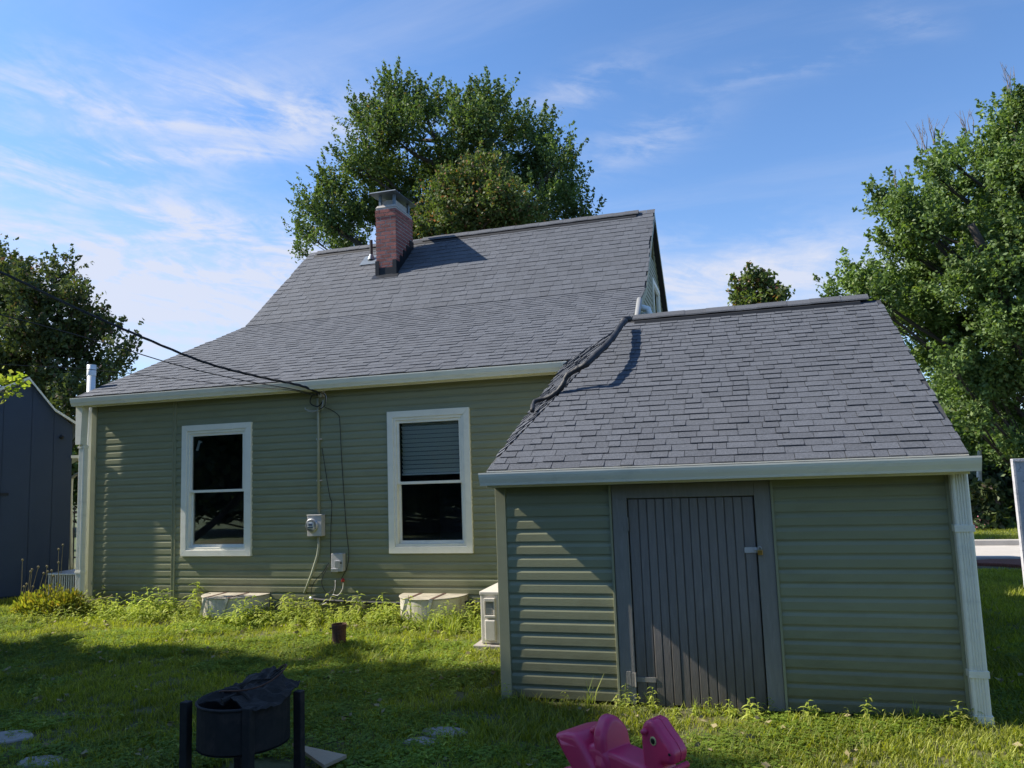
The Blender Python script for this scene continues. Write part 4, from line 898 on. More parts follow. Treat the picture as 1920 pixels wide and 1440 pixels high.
p = bf(-30, 928); q = bf(16, 928); bprism(MB(), [(p[0], p[1]-.02), (q[0], p[1]-.02), (q[0], p[1]+.02), (p[0], p[1]+.02)], -.02, -.001).build('shutter', 'black', bl)
p = bf(115, 820); b = MB(); b.lathe([(.02, -.03), (.04, .0), (.015, .035)], BM @ Vector((p[0], -.04, p[1])), 10); b.build('wall_lamp', 'black', bl)
ar = thing('garden_arch', 'white metal arch seen in the gap between the two buildings', 'arch')
b = MB(); b.tube(catmull([at(133, 1075, 12.5), at(133, 980, 12.5), at(134, 905, 12.5), at(139, 893, 12.5), at(152, 887, 12.5), at(175, 886, 12.5)], 5), .03, 8); b.build('tube', 'white', ar, smooth=True)
fn = thing('iron_fence', 'black iron railing fence in the gap left of the house', 'fence')
for i in range(16):
    b = MB(); X = -15.6+i*.16; b.box(X-.011, X+.011, 14.0-.011, 14.0+.011, -.3, 1.35); b.build('bar', 'black', fn)
for zz in (.2, 1.2): b = MB(); b.box(-15.7, -13.1, 13.98, 14.02, zz, zz+.035); b.build('rail', 'black', fn)
cn = thing('air_conditioner', 'silver ribbed air conditioner unit behind the yellow-green plants', 'air conditioner')
x0, x1, y0, y1 = -10.56, -9.62, 9.75, 10.45
b = MB(); b.box(x0+.02, x1-.02, y0+.02, y1-.02, .02, .42); b.build('core', 'acgrey', cn)
b = MB(); b.box(x0-.01, x1+.01, y0-.01, y1+.01, .42, .455); b.box(x0-.005, x1+.005, y0-.005, y1+.005, .0, .04); b.build('lid', 'galv', cn, bevel=.008)
for i in range(22):
    b = MB(); X = x0+.01+i*(x1-x0-.02)/21; b.box(X-.011, X+.011, y0, y0+.018, .04, .42); b.build('rib', 'galv', cn)
# ================================================================ RIGHT EDGE
ph = thing('mottled_panel', 'tall white panel with dark mottling at the right edge', 'panel')
b = MB(); b.box(3.55, 4.5, 12.0, 12.06, 0, 1.68); b.build('panel', 'mottle', ph, bevel=.004)
b = MB(); b.box(3.52, 4.53, 11.98, 12.08, 1.68, 1.72); b.box(3.52, 3.55, 11.985, 12.075, 0, 1.68); b.build('edge_trim', 'mottle', ph, bevel=.003)
# ================================================================ TREES
def leaves_mesh(name, P, D, size, m_, elong=1.7, folded=True):
    """P leaf centres, D leaf long directions; each leaf is one folded rhombus of 2 triangles (quad)"""
    n = len(P); r = rng.normal(size=(n, 3)); D = D/np.linalg.norm(D, axis=1)[:, None]
    Sd = np.cross(D, r); Sd /= np.linalg.norm(Sd, axis=1)[:, None]+1e-9; Nn = np.cross(D, Sd)
    s = size*rng.uniform(.65, 1.25, n)[:, None]
    a = P-D*s*elong*.5; c = P+D*s*elong*.5; b_ = P+Sd*s*.5+Nn*s*.12; d = P-Sd*s*.5+Nn*s*.12
    V = np.stack([a, b_, c, d], 1).reshape(-1, 3); Q = np.arange(4*n).reshape(n, 4)
    me = qmesh(name, V, Q); me.materials.append(MT[m_]); return me
def tree(name, label, cat, base, lobes, leaf, m_, shoots, per, trunk_r, spread=.3, up=.6, slen=.7, dead=None, group=None, bark='bark', twigs=7, top=None):
    t = tag(bpy.data.objects.new(name, None), label, cat, group); COL.objects.link(t)
    base = Vector(base); lobes = [(Vector(l[0]), l[1]) for l in lobes]
    cen = sum((l[0]*l[1] for l in lobes), Vector())/sum(l[1] for l in lobes)
    zmax = max(l[0].z for l in lobes); zmin = min(l[0].z for l in lobes)
    fork = Vector((base.x*.6+cen.x*.4, base.y*.6+cen.y*.4, max(base.z+.8, min(zmin, base.z+(zmax-base.z)*.3))))
    topp = top or Vector((cen.x, cen.y, cen.z+(zmax-cen.z)*.5))
    tr = MB(); tp = catmull([base, (base+fork)/2+Vector((.1, 0, 0)), fork, (fork+topp)/2+Vector((-.15, .1, 0)), topp], 5)
    tr.tube(tp, [trunk_r*(1.25 if i == 0 else 1)*(1-.85*i/(len(tp)-1)) for i in range(len(tp))], 9); trunk = tr.build('trunk', bark, t, smooth=True)
    P = []; D = []; tot = sum(r**2.2 for _, r in lobes); lm = MB()
    for c, r in lobes:
        k = random.uniform(.1, .6); i0 = int(k*(len(tp)-1)); s0 = tp[min(i0+4, len(tp)-1)] if tp[i0].z > c.z else tp[i0]
        i0 = min(range(len(tp)), key=lambda i: abs(tp[i].z-(c.z-(c-topp).length*.55))); s0 = tp[i0]
        mid = (s0+c)/2+Vector((random.uniform(-.1, .1)*r, random.uniform(-.1, .1)*r, -.12*(c-s0).length*.5))
        lp_ = catmull([s0, mid, c], 4); r0 = min(trunk_r*.42, .05+r*.05)
        lm.tube(lp_, [r0*(1-.7*i/(len(lp_)-1)) for i in range(len(lp_))], 6)
        for _ in range(twigs):
            v = Vector(rng.normal(size=3)); v.normalize(); v.z = abs(v.z)*.7-.15; e = c+v*r*random.uniform(.55, .85); j = lp_[random.randint(len(lp_)//2, len(lp_)-1)]
            lm.tube([j, (j+e)/2+Vector((0, 0, .06*r)), e], [r0*.3, r0*.2, r0*.07], 4)
        ns = max(6, int(shoots*r**2.2/tot))
        v = rng.normal(size=(ns, 3)); v /= np.linalg.norm(v, axis=1)[:, None]; v[:, 2] = np.where(v[:, 2] < -.35, -v[:, 2]*.6, v[:, 2])
        rr = r*rng.uniform(.25, 1, ns)**.55
        cpos = np.array(c)[None]+v*rr[:, None]*np.array([1, 1, .9])
        dirn = v*.75+np.array([0, 0, up])+rng.normal(size=(ns, 3))*.25; dirn /= np.linalg.norm(dirn, axis=1)[:, None]
        sl_ = slen*rng.uniform(.45, 1.15, ns)
        tt = rng.uniform(-.35, 1, (ns, per)); off = rng.normal(size=(ns, per, 3))*(spread*(1.15-tt.clip(0, 1)))[..., None]*.5
        p = cpos[:, None]+dirn[:, None]*(tt*sl_[:, None])[..., None]+off
        d = dirn[:, None]*.4+rng.normal(size=(ns, per, 3))*.6+np.array([0, 0, -.25])
        P.append(p.reshape(-1, 3)); D.append(d.reshape(-1, 3))
    lm.build('limbs', bark, t, smooth=True)
    P = np.concatenate(P); D = np.concatenate(D)
    keep = P[:, 2] > base.z+.1
    link('crown', leaves_mesh('crown', P[keep], D[keep], leaf, m_), None, t)
    if dead:
        for d0, h in dead:
            b = MB(); d0 = Vector(d0)
            for k in range(5):
                a = Vector((random.uniform(-.35, .35), random.uniform(-.2, .2), 1)); q = d0+Vector((random.uniform(-.15, .15), 0, 0))
                m1 = q+a*h*.5; e = q+a*h*random.uniform(.8, 1.1)+Vector((random.uniform(-.15, .15), 0, 0)); b.tube([q, m1, e], [.014, .009, .003], 4)
                for _ in range(3):
                    f_ = random.uniform(.3, .85); s_ = q.lerp(e, f_); b.tube([s_, s_+Vector((random.uniform(-.22, .22), random.uniform(-.1, .1), .3))*h*.6], [.006, .002], 4)
            b.build('dead_twigs', 'twig', t)
    return t
def lobes_at(L, Y, k=1.0, jy=1.2):
    out = []
    for i, (px, py, r) in enumerate(L):
        yy = Y+jy*math.sin(i*2.4); p = at(px, py, yy); dep = (p-CC).dot(CF); out.append((p, r*dep/FPX*k))
    return out
mid = [(755, 195, 48), (700, 235, 45), (745, 265, 65), (800, 215, 45), (872, 215, 40), (925, 205, 42), (965, 250, 45), (890, 270, 65), (1012, 262, 34), (1005, 320, 55), (1050, 310, 34), (1045, 370, 55), (1085, 395, 30), (940, 350, 75), (840, 340, 75),
       (680, 320, 55), (740, 350, 60), (625, 365, 42), (590, 395, 34), (575, 440, 32), (625, 430, 50), (690, 410, 55), (770, 420, 65), (1000, 420, 60), (900, 430, 70), (560, 470, 20), (1085, 430, 35), (650, 470, 45), (950, 480, 70)]
tree('maple_tree', 'tall broad maple tree rising behind the house and its chimney', 'tree', at_ground(905, 930)*0+Vector((-9.0, 26.5, 0)), lobes_at(mid, 26, .80), .076, 'leaf_mid', 1900, 54, .34, .23, 1.0, 1.15, twigs=7)
tree('young_maple', 'smaller maple with rusty leaf tips behind the middle of the ridge', 'tree', Vector((-7.4, 21, 0)), lobes_at([(880, 365, 50), (830, 400, 40), (935, 390, 45), (960, 430, 45), (870, 430, 60), (800, 450, 45), (905, 330, 30)], 21, .85, jy=.5), .066, 'leaf_red', 600, 50, .14, .26, .7, .8)
right = [(1905, 225, 42), (1880, 290, 50), (1925, 330, 60), (1850, 350, 45), (1780, 300, 30), (1755, 330, 28), (1775, 370, 38), (1690, 395, 34), (1660, 385, 22), (1655, 365, 15), (1730, 430, 50), (1800, 430, 65), (1880, 430, 70), (1700, 470, 45), (1760, 520, 70), (1850, 540, 80),
         (1690, 540, 42), (1640, 530, 30), (1600, 530, 28), (1560, 548, 20), (1640, 570, 40), (1720, 600, 65), (1810, 640, 75), (1900, 620, 70), (1760, 680, 55), (1840, 730, 65), (1910, 720, 60), (1880, 790, 45), (1930, 480, 70), (1960, 640, 90), (1980, 380, 80), (2060, 500, 130), (2070, 700, 110), (1820, 790, 30), (1800, 730, 36), (1835, 830, 34), (1780, 690, 26), (1860, 850, 45), (1920, 860, 50)]
tree('large_tree', 'big spreading bright green tree with dead twigs at the right edge', 'tree', Vector((9.6, 26.6, -.4)), lobes_at(right, 25, .79, jy=1.8), .078, 'leaf_right', 2900, 60, .26, .26, .6, .85,
     dead=[(at(1735, 290, 25), 1.1), (at(1760, 270, 25.2), .9), (at(1895, 175, 25), 1.0), (at(1820, 250, 25.4), .8), (at(1690, 350, 25), .6)], top=at(1905, 330, 25))
b = MB(); b.tube(catmull([at(1905, 640, 23.9), at(1880, 545, 23.3), at(1845, 470, 22.9), at(1820, 420, 22.8)], 5), [.2-.007*i for i in range(16)], 8); b.build('leaning_limb', 'bark', bpy.data.objects['large_tree'], smooth=True)
tree('distant_tree', 'small round tree far off between the house gable and the big right tree', 'tree', Vector((1.4, 44, 0)), lobes_at([(1400, 540, 26), (1430, 535, 26), (1450, 560, 26), (1390, 570, 24), (1425, 570, 35), (1410, 522, 12), (1465, 560, 12), (1420, 630, 60), (1450, 680, 60), (1390, 690, 60), (1420, 740, 60)], 44, .8, jy=.5), .17, 'leaf_red', 520, 26, .25, .42, .5, .7)
left = [(15, 530, 40), (-20, 505, 36), (50, 560, 40), (110, 525, 28), (90, 575, 45), (140, 580, 35), (165, 620, 38), (60, 640, 60), (120, 660, 60), (195, 625, 24), (215, 690, 24), (180, 700, 40), (20, 700, 60), (100, 730, 55), (60, 770, 60), (150, 760, 50), (-40, 600, 80), (-60, 720, 90), (235, 655, 10), (120, 820, 50)]
tree('left_tree', 'dark backlit tree behind the blue outbuilding at the left edge', 'tree', Vector((-22.5, 21, 0)), lobes_at(left, 20, .74), .095, 'leaf_dark', 1250, 38, .3, .28, .85, 1.0)
# shade trees and woods outside the picture (they cast the shade on the lawn and show in the window glass)
tree('shade_tree', 'tall tree left of the lawn outside the picture shading the grass', 'tree', Vector((-17.5, 1.0, 0)), [(Vector(p), r) for p, r in [((p_[0], p_[1]-.55, p_[2]), r_) for p_, r_ in [((-16.5, 3.3, 6), 2.3), ((-16, 4.0, 9), 2.2), ((-16.5, 2, 12), 2.3), ((-17, -1, 14), 2.6), ((-16, -3, 10), 3), ((-18, 0, 7), 3), ((-17, 3, 3.7), 2), ((-16.5, 1, 10), 2.6), ((-17, -4, 6), 3), ((-16, 4.6, 10.8), 1.5), ((-16, 5.2, 6.5), 1.6), ((-15.8, 3, 11), 2), ((-16, 3.0, 13.4), .8)]]], .26, 'leaf_shade', 1100, 26, .4, .5, .5, .9)
tree('shade_tree', 'lower bushy tree left of the lawn outside the picture beside the tall one', 'tree', Vector((-12.5, 3.5, 0)), [(Vector(p), r) for p, r in [((p_[0], p_[1]-.2, p_[2]), r_) for p_, r_ in [((-12.2, 5.4, 2.4), 1.35), ((-12, 5.2, 4.3), 1.4), ((-12.3, 3.5, 5.4), 1.5), ((-12, 3.7, 2.5), 1.5), ((-12.2, 1.6, 4.4), 1.7), ((-12, 1.5, 2), 1.5)]]], .2, 'leaf_shade', 600, 24, .25, .4, .4, .7)
cr = None
for i, (x, y, s) in enumerate(((-22, -11, .62), (-17, -12, .55), (-12, -11, .6), (-7.5, -12, .52), (-3, -11, .58), (1.5, -12, .55), (6, -11, .6), (11, -11, .55))):
    if cr is None:
        cr = tree('rear_tree', 'tree behind the photographer, outside the picture', 'tree', Vector((0, 0, 0)), [(Vector(p), r) for p, r in [((0, 0, 7.5), 2.8), ((-2, 0, 5), 2.6), ((2, .5, 5), 2.6), ((0, -1, 4), 2.4), ((1, 1, 9), 1.8), ((-2.5, 1, 2.6), 2), ((2.5, 1, 2.4), 2), ((0, 1.5, 1.6), 1.6), ((-3.5, 0, 1.4), 1.4), ((3.4, 0, 1.5), 1.4)]], .34, 'leaf_shade', 700, 22, .3, .6, .4, .9, group='trees behind the photographer'); o = cr
    else:
        o = cr.copy(); COL.objects.link(o)
        for c in cr.children: c2 = c.copy(); c2.parent = o; COL.objects.link(c2)
    o.location = (x, y, 0); o.scale = (s, s, s); o.rotation_euler = (0, 0, i*1.7)
    o['label'] = ('first','second','third','fourth','fifth','sixth','seventh','eighth','ninth','tenth')[i]+' tree of the row behind the photographer, outside the picture'
tree('hedge', 'long dense hedge added out of view behind the photographer to darken the window reflections', 'hedge', Vector((-6, -8.6, 0)), [(Vector((x_, -8.6+.3*math.sin(x_*3), z_)), 1.15) for x_ in np.arange(-24, 12, 1.5) for z_ in (.8, 2.0)], .2, 'leaf_shade', 2600, 16, .2, .45, .3, .5, twigs=1)  # unseen hedge, added so the window panes reflect dark leaves
wr = None
for i, (x, y, s) in enumerate(((-3, 41, .95), (4, 38, .85), (9.5, 42, .95), (15, 37, .9), (21, 41, 1.1), (28, 38, 1.0), (36, 40, 1.2), (-20, 34, .8), (-29, 30, .9), (-38, 30, 1.1))):
    if wr is None:
        wr = tree('roadside_tree', 'x', 'tree', Vector((0, 0, -.4)), [(Vector(p), r) for p, r in [((0, 0, 4.6), 1.9), ((-2.4, 0, 3.2), 1.9), ((2.5, .4, 3.3), 1.9), ((0, -1, 2.2), 2), ((3.6, 0, 1.4), 1.5), ((-3.6, 0, 1.5), 1.5), ((1, -1, 1.2), 1.6), ((-1.5, -.6, 1), 1.4)]], .2, 'leaf_mid', 620, 26, .2, .5, .5, .8, group='low trees beyond the road behind the roofs'); o = wr
    else:
        o = wr.copy(); COL.objects.link(o)
        for c in wr.children: c2 = c.copy(); c2.parent = o; COL.objects.link(c2)
    o.location = (x, y, 0); o.scale = (s, s, s*.92); o.rotation_euler = (0, 0, i*2.1)
    o['label'] = ('low bushy tree hidden behind the house ridge', 'low bushy tree hidden behind the left half of the shed roof', 'low bushy tree hidden behind the right half of the shed roof', 'low bushy tree behind the big right tree', 'low bushy tree just outside the right edge', 'next low tree outside the right edge', 'farthest low tree outside the right edge', 'low bushy tree hidden behind the left eave of the house', 'low bushy tree behind the blue outbuilding', 'low bushy tree outside the left edge')[i]
# shrubs right, beyond the road
for i, (px, py, r, m_, nm, lab) in enumerate([(1860, 930, 44, 'leaf_shade', 'evergreen_shrub', 'dark evergreen shrub under the trees beyond the road, next to the downspout'), (1905, 905, 55, 'leaf_shade', 'evergreen_shrub', 'taller dark evergreen shrub beyond the road at the right edge'), (1860, 860, 45, 'leaf_shade', 'evergreen_shrub', 'dark tree mass above the shrubs beyond the road'), (1850, 975, 16, 'leaf_dark', 'low_bush', 'low round bush at the lawn edge beyond the road'), (1800, 920, 60, 'leaf_shade', 'evergreen_shrub', 'dark shrub mostly hidden behind the right downspout'), (1975, 930, 70, 'leaf_shade', 'evergreen_shrub', 'dark shrub just outside the right edge')]):
    Y_ = 28+i*.7 if r > 20 else 25.6
    c = at(px, py, Y_); dep = (c-CC).dot(CF); R_ = r*dep/FPX
    tree(nm, lab, 'shrub', Vector((c.x, c.y, -.4)), [(c, R_), (c+Vector((.4*R_, 0, -.5*R_)), R_*.8), (Vector((c.x-.3*R_, c.y, max(.4, c.z-R_))), R_*.9)], .13, m_, 260, 26, .08, .35, .3, .4, twigs=3)
bt = tag(bpy.data.objects.new('birch_tree', None), 'slim white birch trunk in front of the dark shrubs beyond the road', 'tree'); COL.objects.link(bt)
b = MB(); b.tube([at_ground(1842, 978, -.35), at(1838, 940, 26), at(1836, 890, 26), at(1838, 820, 26)], [.09, .075, .07, .06], 9); b.build('trunk', 'birch', bt, smooth=True)
pf = tag(bpy.data.objects.new('flower_clump', None), 'small clump of pink flowers by the low bush beyond the road', 'flowers'); COL.objects.link(pf)
q = np.array(at(1827, 986, 25)); n = 70; link('petals', leaves_mesh('petals', q+rng.normal(size=(n, 3))*np.array([.12, .08, .09]), rng.normal(size=(n, 3)), .05, 'pinkflower', 1), None, pf)['kind'] = 'stuff'
n = 160; link('leaves', leaves_mesh('leaves', q+rng.normal(size=(n, 3))*np.array([.18, .1, .1])-np.array([0, 0, .08]), rng.normal(size=(n, 3)), .06, 'leaf_mid', 1.6), None, pf)
# leaf sprig hanging in from the left tree outside the frame
sp_ = tag(bpy.data.objects.new('maple_sprig', None), 'small sunlit maple sapling leaves poking in at the left edge before the blue outbuilding', 'sapling'); COL.objects.link(sp_)
b = MB(); s0 = at_ground(-60, 1150); s1 = at(-50, 800, 8.2); e1 = at(18, 712, 8.5); e2 = at(22, 735, 8.5); b.tube([s0, s1, at(-10, 725, 8.4), e1], [.02, .015, .008, .003], 6); b.tube([at(-20, 735, 8.4), e2], [.007, .003], 5); b.build('stem', 'bark', sp_, smooth=True)
pp_ = []
for c in (e1, e2, at(5, 705, 8.5), at(30, 712, 8.5), at(8, 745, 8.4), at(-5, 720, 8.4), at(-40, 740, 8.3), at(-60, 700, 8.2)): pp_.append(np.array(c)+rng.normal(size=(16, 3))*np.array([.07, .06, .045]))
pp_ = np.concatenate(pp_); link('leaves', leaves_mesh('leaves', pp_, rng.normal(size=pp_.shape)+np.array([.4, 0, -.1]), .07, 'weed', 1.3), None, sp_)
# ================================================================ GRASS, CLOVER, WEEDS
def gn_scatter(name, protos, pts, scl, label=None):
    """points carry rotation and scale; the prototypes are instanced on them"""
    me = bpy.data.meshes.new(name); me.vertices.add(len(pts)); me.vertices.foreach_set('co', np.asarray(pts, np.float32).ravel())
    a = me.attributes.new('scl', 'FLOAT', 'POINT'); a.data.foreach_set('value', np.asarray(scl, np.float32))
    r = me.attributes.new('rot', 'FLOAT_VECTOR', 'POINT'); rv = np.zeros((len(pts), 3), np.float32); rv[:, 2] = rng.uniform(0, 6.28, len(pts)); rv[:, :2] = rng.normal(size=(len(pts), 2))*.12; r.data.foreach_set('vector', rv.ravel())
    o = bpy.data.objects.new(name, me); COL.objects.link(o); o['kind'] = 'stuff'
    if label: o['label'] = label
    col = bpy.data.collections.new(name+'_tufts')
    for p in protos: col.objects.link(p)
    ng = bpy.data.node_groups.new(name, 'GeometryNodeTree'); ng.interface.new_socket('Geometry', in_out='INPUT', socket_type='NodeSocketGeometry'); ng.interface.new_socket('Geometry', in_out='OUTPUT', socket_type='NodeSocketGeometry')
    N = ng.nodes; L = ng.links; gi = N.new('NodeGroupInput'); go = N.new('NodeGroupOutput'); ip = N.new('GeometryNodeInstanceOnPoints'); ci = N.new('GeometryNodeCollectionInfo')
    ci.inputs['Collection'].default_value = col; ci.inputs['Separate Children'].default_value = True; ci.inputs['Reset Children'].default_value = True
    ip.inputs['Pick Instance'].default_value = True
    s = N.new('GeometryNodeInputNamedAttribute'); s.data_type = 'FLOAT'; s.inputs[0].default_value = 'scl'; rr = N.new('GeometryNodeInputNamedAttribute'); rr.data_type = 'FLOAT_VECTOR'; rr.inputs[0].default_value = 'rot'
    ri = N.new('FunctionNodeRandomValue'); ri.data_type = 'INT'; ri.inputs['Min'].default_value = 0; ri.inputs['Max'].default_value = len(protos)-1
    e2r = N.new('FunctionNodeEulerToRotation'); L.new(rr.outputs['Attribute'], e2r.inputs[0])
    mtp = N.new('GeometryNodeMeshToPoints'); L.new(gi.outputs[0], mtp.inputs[0])
    L.new(mtp.outputs[0], ip.inputs['Points']); L.new(ci.outputs[0], ip.inputs['Instance']); L.new(s.outputs['Attribute'], ip.inputs['Scale']); L.new(e2r.outputs[0], ip.inputs['Rotation'])
    for o_ in ri.outputs:
        if o_.enabled and o_.type == 'INT': L.new(o_, ip.inputs['Instance Index'])
    L.new(ip.outputs[0], go.inputs[0]); md = o.modifiers.new('scatter', 'NODES'); md.node_group = ng; return o
def proto(name, me): return bpy.data.objects.new(name, me)
def tuft(n, h, rad, w, lean, m_, nm='tuft'):
    V = []; Q = []
    for i in range(n):
        a = random.uniform(0, 6.28); r = rad*math.sqrt(random.random()); bx, by = r*math.cos(a), r*math.sin(a); d = random.uniform(0, 6.28); hh = h*random.uniform(.5, 1.1); ln = lean*hh*random.uniform(.3, 1.2)
        dx, dy = math.cos(d), math.sin(d); sx, sy = -dy*w/2, dx*w/2; k = len(V)
        for t, ww in ((0, 1), (.5, .85), (1, .12)):
            px, py, pz = bx+dx*ln*t*t, by+dy*ln*t*t, hh*(t-.18*lean*t*t); V += [(px-sx*ww, py-sy*ww, pz), (px+sx*ww, py+sy*ww, pz)]
        Q += [(k, k+1, k+3, k+2), (k+2, k+3, k+5, k+4)]
    me = qmesh(nm, np.array(V), np.array(Q)); me.materials.append(MT[m_]); return me
def cloverm(n, h, rad, s):
    P = []; D = []
    for i in range(n):
        a = random.uniform(0, 6.28); r = rad*math.sqrt(random.random()); z = h*random.uniform(.4, 1.1)
        for k in range(3): t = k*2.09+a; P.append((r*math.cos(a)+s*.5*math.cos(t), r*math.sin(a)+s*.5*math.sin(t), z)); D.append((math.cos(t), math.sin(t), random.uniform(-.2, .3)))
    P = np.array(P); D = np.array(D, float); D /= np.linalg.norm(D, axis=1)[:, None]; up = np.tile([0, 0, 1.], (len(P), 1)); Sd = np.cross(D, up); sz = s*rng.uniform(.8, 1.2, len(P))[:, None]
    V = np.stack([P-D*sz*.5, P+Sd*sz*.5, P+D*sz*.5, P-Sd*sz*.5], 1).reshape(-1, 3); me = qmesh('clover', V, np.arange(len(V)).reshape(-1, 4)); me.materials.append(MT['clover']); return me
def weedm(h, nl, ll, w, m_='weed'):
    V = []; Q = []
    for i in range(nl):
        t = (i+.5)/nl; z = h*t; a = i*2.4+random.uniform(-.3, .3); L_ = ll*(1.1-.5*t)*random.uniform(.8, 1.15); dx, dy = math.cos(a), math.sin(a); k = len(V); wv = w*random.uniform(.8, 1.2)*(1.1-.4*t)
        for u, ww in ((0, .25), (.35, 1), (.7, .75), (1, .05)):
            x = dx*L_*u; y = dy*L_*u; zz = z+L_*(.55*u-.75*u*u); V += [(x+dy*wv/2*ww, y-dx*wv/2*ww, zz), (x-dy*wv/2*ww, y+dx*wv/2*ww, zz)]
        Q += [(k, k+1, k+3, k+2), (k+2, k+3, k+5, k+4), (k+4, k+5, k+7, k+6)]
    k = len(V); V += [(-.003, 0, 0), (.003, 0, 0), (.002, 0, h), (-.002, 0, h)]; Q.append((k, k+1, k+2, k+3))
    me = qmesh('weed', np.array(V), np.array(Q)); me.materials.append(MT[m_]); return me
def pts_in(x0, x1, y0, y1, dens, test=None):
    n = int((x1-x0)*(y1-y0)*dens); p = np.stack([rng.uniform(x0, x1, n), rng.uniform(y0, y1, n)], 1)
    if test is not None: p = p[test(p[:, 0], p[:, 1])]
    return p
def nse(x, y, s=1.0, ph=0): return (np.sin(x*2.1*s+ph)+np.sin(y*2.7*s+1.3+ph)+np.sin((x+y)*1.6*s+ph*2)+np.sin((x-1.7*y)*3.1*s+ph))/4
def free(x, y):
    ok = ~((x > -1.95) & (x < 1.45) & (y > 6.0) & (y < 11.2)); ok &= ~((x > -9.25) & (x < -1.4) & (y > 9.17)); ok &= ~((x > AX0-.07) & (x < AX1+.07) & (y > AY0-.07) & (y < AY1+.07)); ok &= ~(((x-BQ.x)*BN.x+(y-BQ.y)*BN.y > -.02) & ((x-BQ.x)*BU.x+(y-BQ.y)*BU.y < ue)); ok &= ~((y > 16.4-.15*(x-5.2)**2/8) & (x > 4.0)); ok &= ~((x-fc.x)**2+(y-fc.y)**2 < .2)
    for px, py, rx, ry in DIRT: ok &= ~((((x-px)/rx)**2+((y-py)/ry)**2 < 1) & (rng.uniform(size=x.shape) < .8))
    return ok
DIRT = [(q.x, q.y, a, c) for q, a, c in [(at_ground(880, 1340), .28, .16), (at_ground(20, 1385), .2, .15), (at_ground(75, 1432), .18, .14), (at_ground(830, 1376), .17, .13), (at_ground(790, 1395), .13, .1), (at_ground(130, 1340), .4, .1), (at_ground(600, 1240), .5, .05), (at_ground(270, 1235), .5, .07)]]
vis = lambda x, y: (x < .62*y+1.5) & (x > -1.3*y-.8)
zf = np.vectorize(zg)
def with_z(p): return np.column_stack([p, zf(p[:, 0], p[:, 1])-.004])
short = [proto('tuft', tuft(22, .055, .06, .006, .8, 'grass')) for _ in range(4)]+[proto('tuft', tuft(16, .085, .05, .006, .7, 'grass')) for _ in range(2)]
p = pts_in(-13, 4, 3.2, 9.2, 340, lambda x, y: free(x, y) & vis(x, y)); gn_scatter('grass', short, with_z(p), rng.uniform(.6, 1.25, len(p))*(1+.35*nse(p[:, 0], p[:, 1], 1.3)))
far_t = [proto('tuft', tuft(26, .07, .12, .009, .7, 'grass')) for _ in range(3)]
p = np.concatenate([pts_in(1.3, 13, 6, 17.6, 140, lambda x, y: free(x, y) & vis(x, y)), pts_in(-18, -9.2, 9, 15, 90, lambda x, y: free(x, y)), pts_in(2, 20, 20.7, 30, 36, lambda x, y: vis(x, y))])
z_ = np.where((p[:, 1] > 17.4) | (p[:, 0] > 13.9) | (p[:, 0] < -17.9), -.35, zf(p[:, 0], p[:, 1])); gn_scatter('grass', far_t, np.column_stack([p, z_]), rng.uniform(.7, 1.2, len(p)))
cl = [proto('clover', cloverm(12, .045, .07, .014)) for _ in range(4)]
p = pts_in(-12, 3, 3.2, 9.1, 340, lambda x, y: free(x, y) & vis(x, y) & (nse(x, y, .9, 2) > -.15)); gn_scatter('clover', cl, with_z(p), rng.uniform(.7, 1.3, len(p)))
wd = [proto('weed', weedm(h, n_, l_, w_)) for h, n_, l_, w_ in ((.16, 9, .1, .028), (.22, 12, .12, .03), (.12, 7, .11, .035), (.28, 14, .13, .026), (.1, 8, .13, .02))]
p = pts_in(-9.6, -2.75, 7.95, 9.12, 120, lambda x, y: free(x, y) & (y > 8.25+.25*nse(x, y, 1.4)) & ~(((x-at(416, 1131, 8.8).x)**2+(y-9.1)**2 < .22)) & ~((x-at(797, 1134, 8.8).x)**2+(y-9.1)**2 < .17))
hgt = .7+.6*(p[:, 1]-7.95)/1.15+.4*nse(p[:, 0], p[:, 1], 1.5, 1); gn_scatter('weeds', wd, with_z(p), hgt.clip(.35, 1.5)*rng.uniform(.7, 1.15, len(p)))
p = np.concatenate([pts_in(-1.95, 1.5, 5.83, 6.0, 75), pts_in(-.5, 1.4, 5.86, 6.0, 90), pts_in(-2.7, -1.9, 6.0, 8.8, 30, lambda x, y: free(x, y)), pts_in(-9, 3, 4, 8.2, 5, lambda x, y: free(x, y) & vis(x, y))])
gn_scatter('weeds', wd, with_z(p), rng.uniform(.3, .72, len(p)))
tall = [proto('tuft', tuft(14, .2, .04, .008, .6, 'weed')) for _ in range(3)]
p = np.concatenate([pts_in(-9.3, -2.75, 8.6, 9.12, 14), pts_in(-1.9, 1.4, 5.88, 6.0, 16), pts_in(-3.6, -2.75, 8.1, 8.9, 60)]); gn_scatter('tall_grass', tall, with_z(p), rng.uniform(.5, 1.3, len(p)))
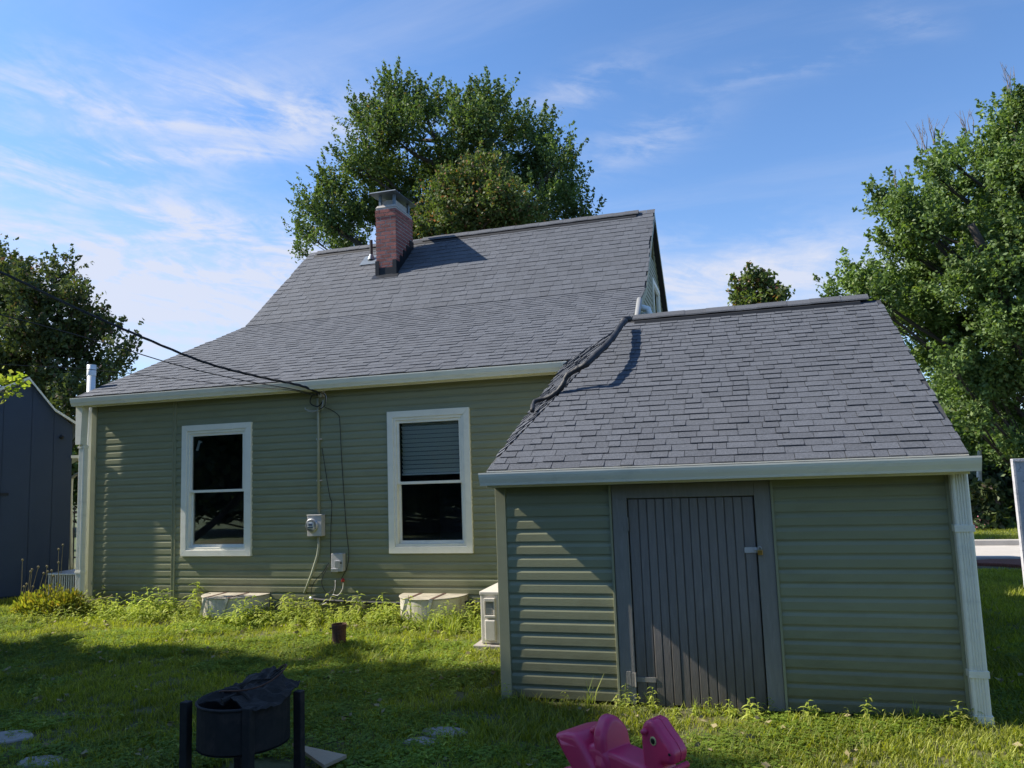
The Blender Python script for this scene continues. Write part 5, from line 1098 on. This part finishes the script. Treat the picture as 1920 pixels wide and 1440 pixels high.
lit_ = [proto('leaf', (lambda me: me)(leaves_mesh('leaf', rng.normal(size=(3, 3))*np.array([.03, .03, .004])+np.array([0, 0, .045]), rng.normal(size=(3, 3))*np.array([1, 1, .15]), .03, 'dry', 1.4))) for _ in range(3)]
p = pts_in(-12, 3, 3.2, 8.6, 7, lambda x, y: free(x, y) & vis(x, y)); gn_scatter('fallen_leaves', lit_, with_z(p), rng.uniform(.6, 1.3, len(p)))
# yellow-green plant with dried flower stalks at the left corner
sdm = tag(bpy.data.objects.new('sedum_plant', None), 'yellow-green bushy plant with dried flower stalks at the left foot of the downspout', 'plant'); COL.objects.link(sdm)
PP = []; DD = []
for (px, py, r) in ((55, 1135, .22), (95, 1128, .27), (130, 1130, .22), (75, 1150, .25), (115, 1152, .25), (40, 1152, .15), (150, 1145, .14)):
    c = np.array(at(px, py, 8.75)); c[2] = max(c[2], .05); v = rng.normal(size=(420, 3)); v /= np.linalg.norm(v, axis=1)[:, None]; v[:, 2] = np.abs(v[:, 2]); q = c+v*r*rng.uniform(.3, 1, (420, 1)); q[:, 2] *= .95; PP.append(q); DD.append(v*.8+np.array([0, 0, .7]))
link('leaves', leaves_mesh('leaves', np.concatenate(PP), np.concatenate(DD), .026, 'sedum', 2.4), None, sdm)
b = MB(); hd = MB()
for px, py, qx in ((42, 1050, 38), (50, 1095, 46), (60, 1068, 52), (72, 1063, 54), (82, 1075, 70), (90, 1072, 76), (97, 1070, 96), (110, 1030, 106), (118, 1022, 112), (88, 1062, 84), (57, 1072, 50), (62, 1100, 58), (45, 1100, 44), (100, 1080, 92), (110, 1055, 108), (210, 1117, 150)):
    Y_ = 8.8; e = at(px, py, Y_); s0 = at(qx, 1130, Y_); b.tube([s0, s0.lerp(e, .5)+Vector((random.uniform(-.02, .02), 0, 0)), e], [.005, .004, .003], 5)
    hd.lathe([(.004, -.02), (.016, -.004), (.014, .01), (.003, .018)], e, 7)
b.build('stalks', 'dry', sdm); hd.build('flower_heads', 'dry', sdm)
# the plant growing tall before the right of the wall
print('objects', len(bpy.data.objects))
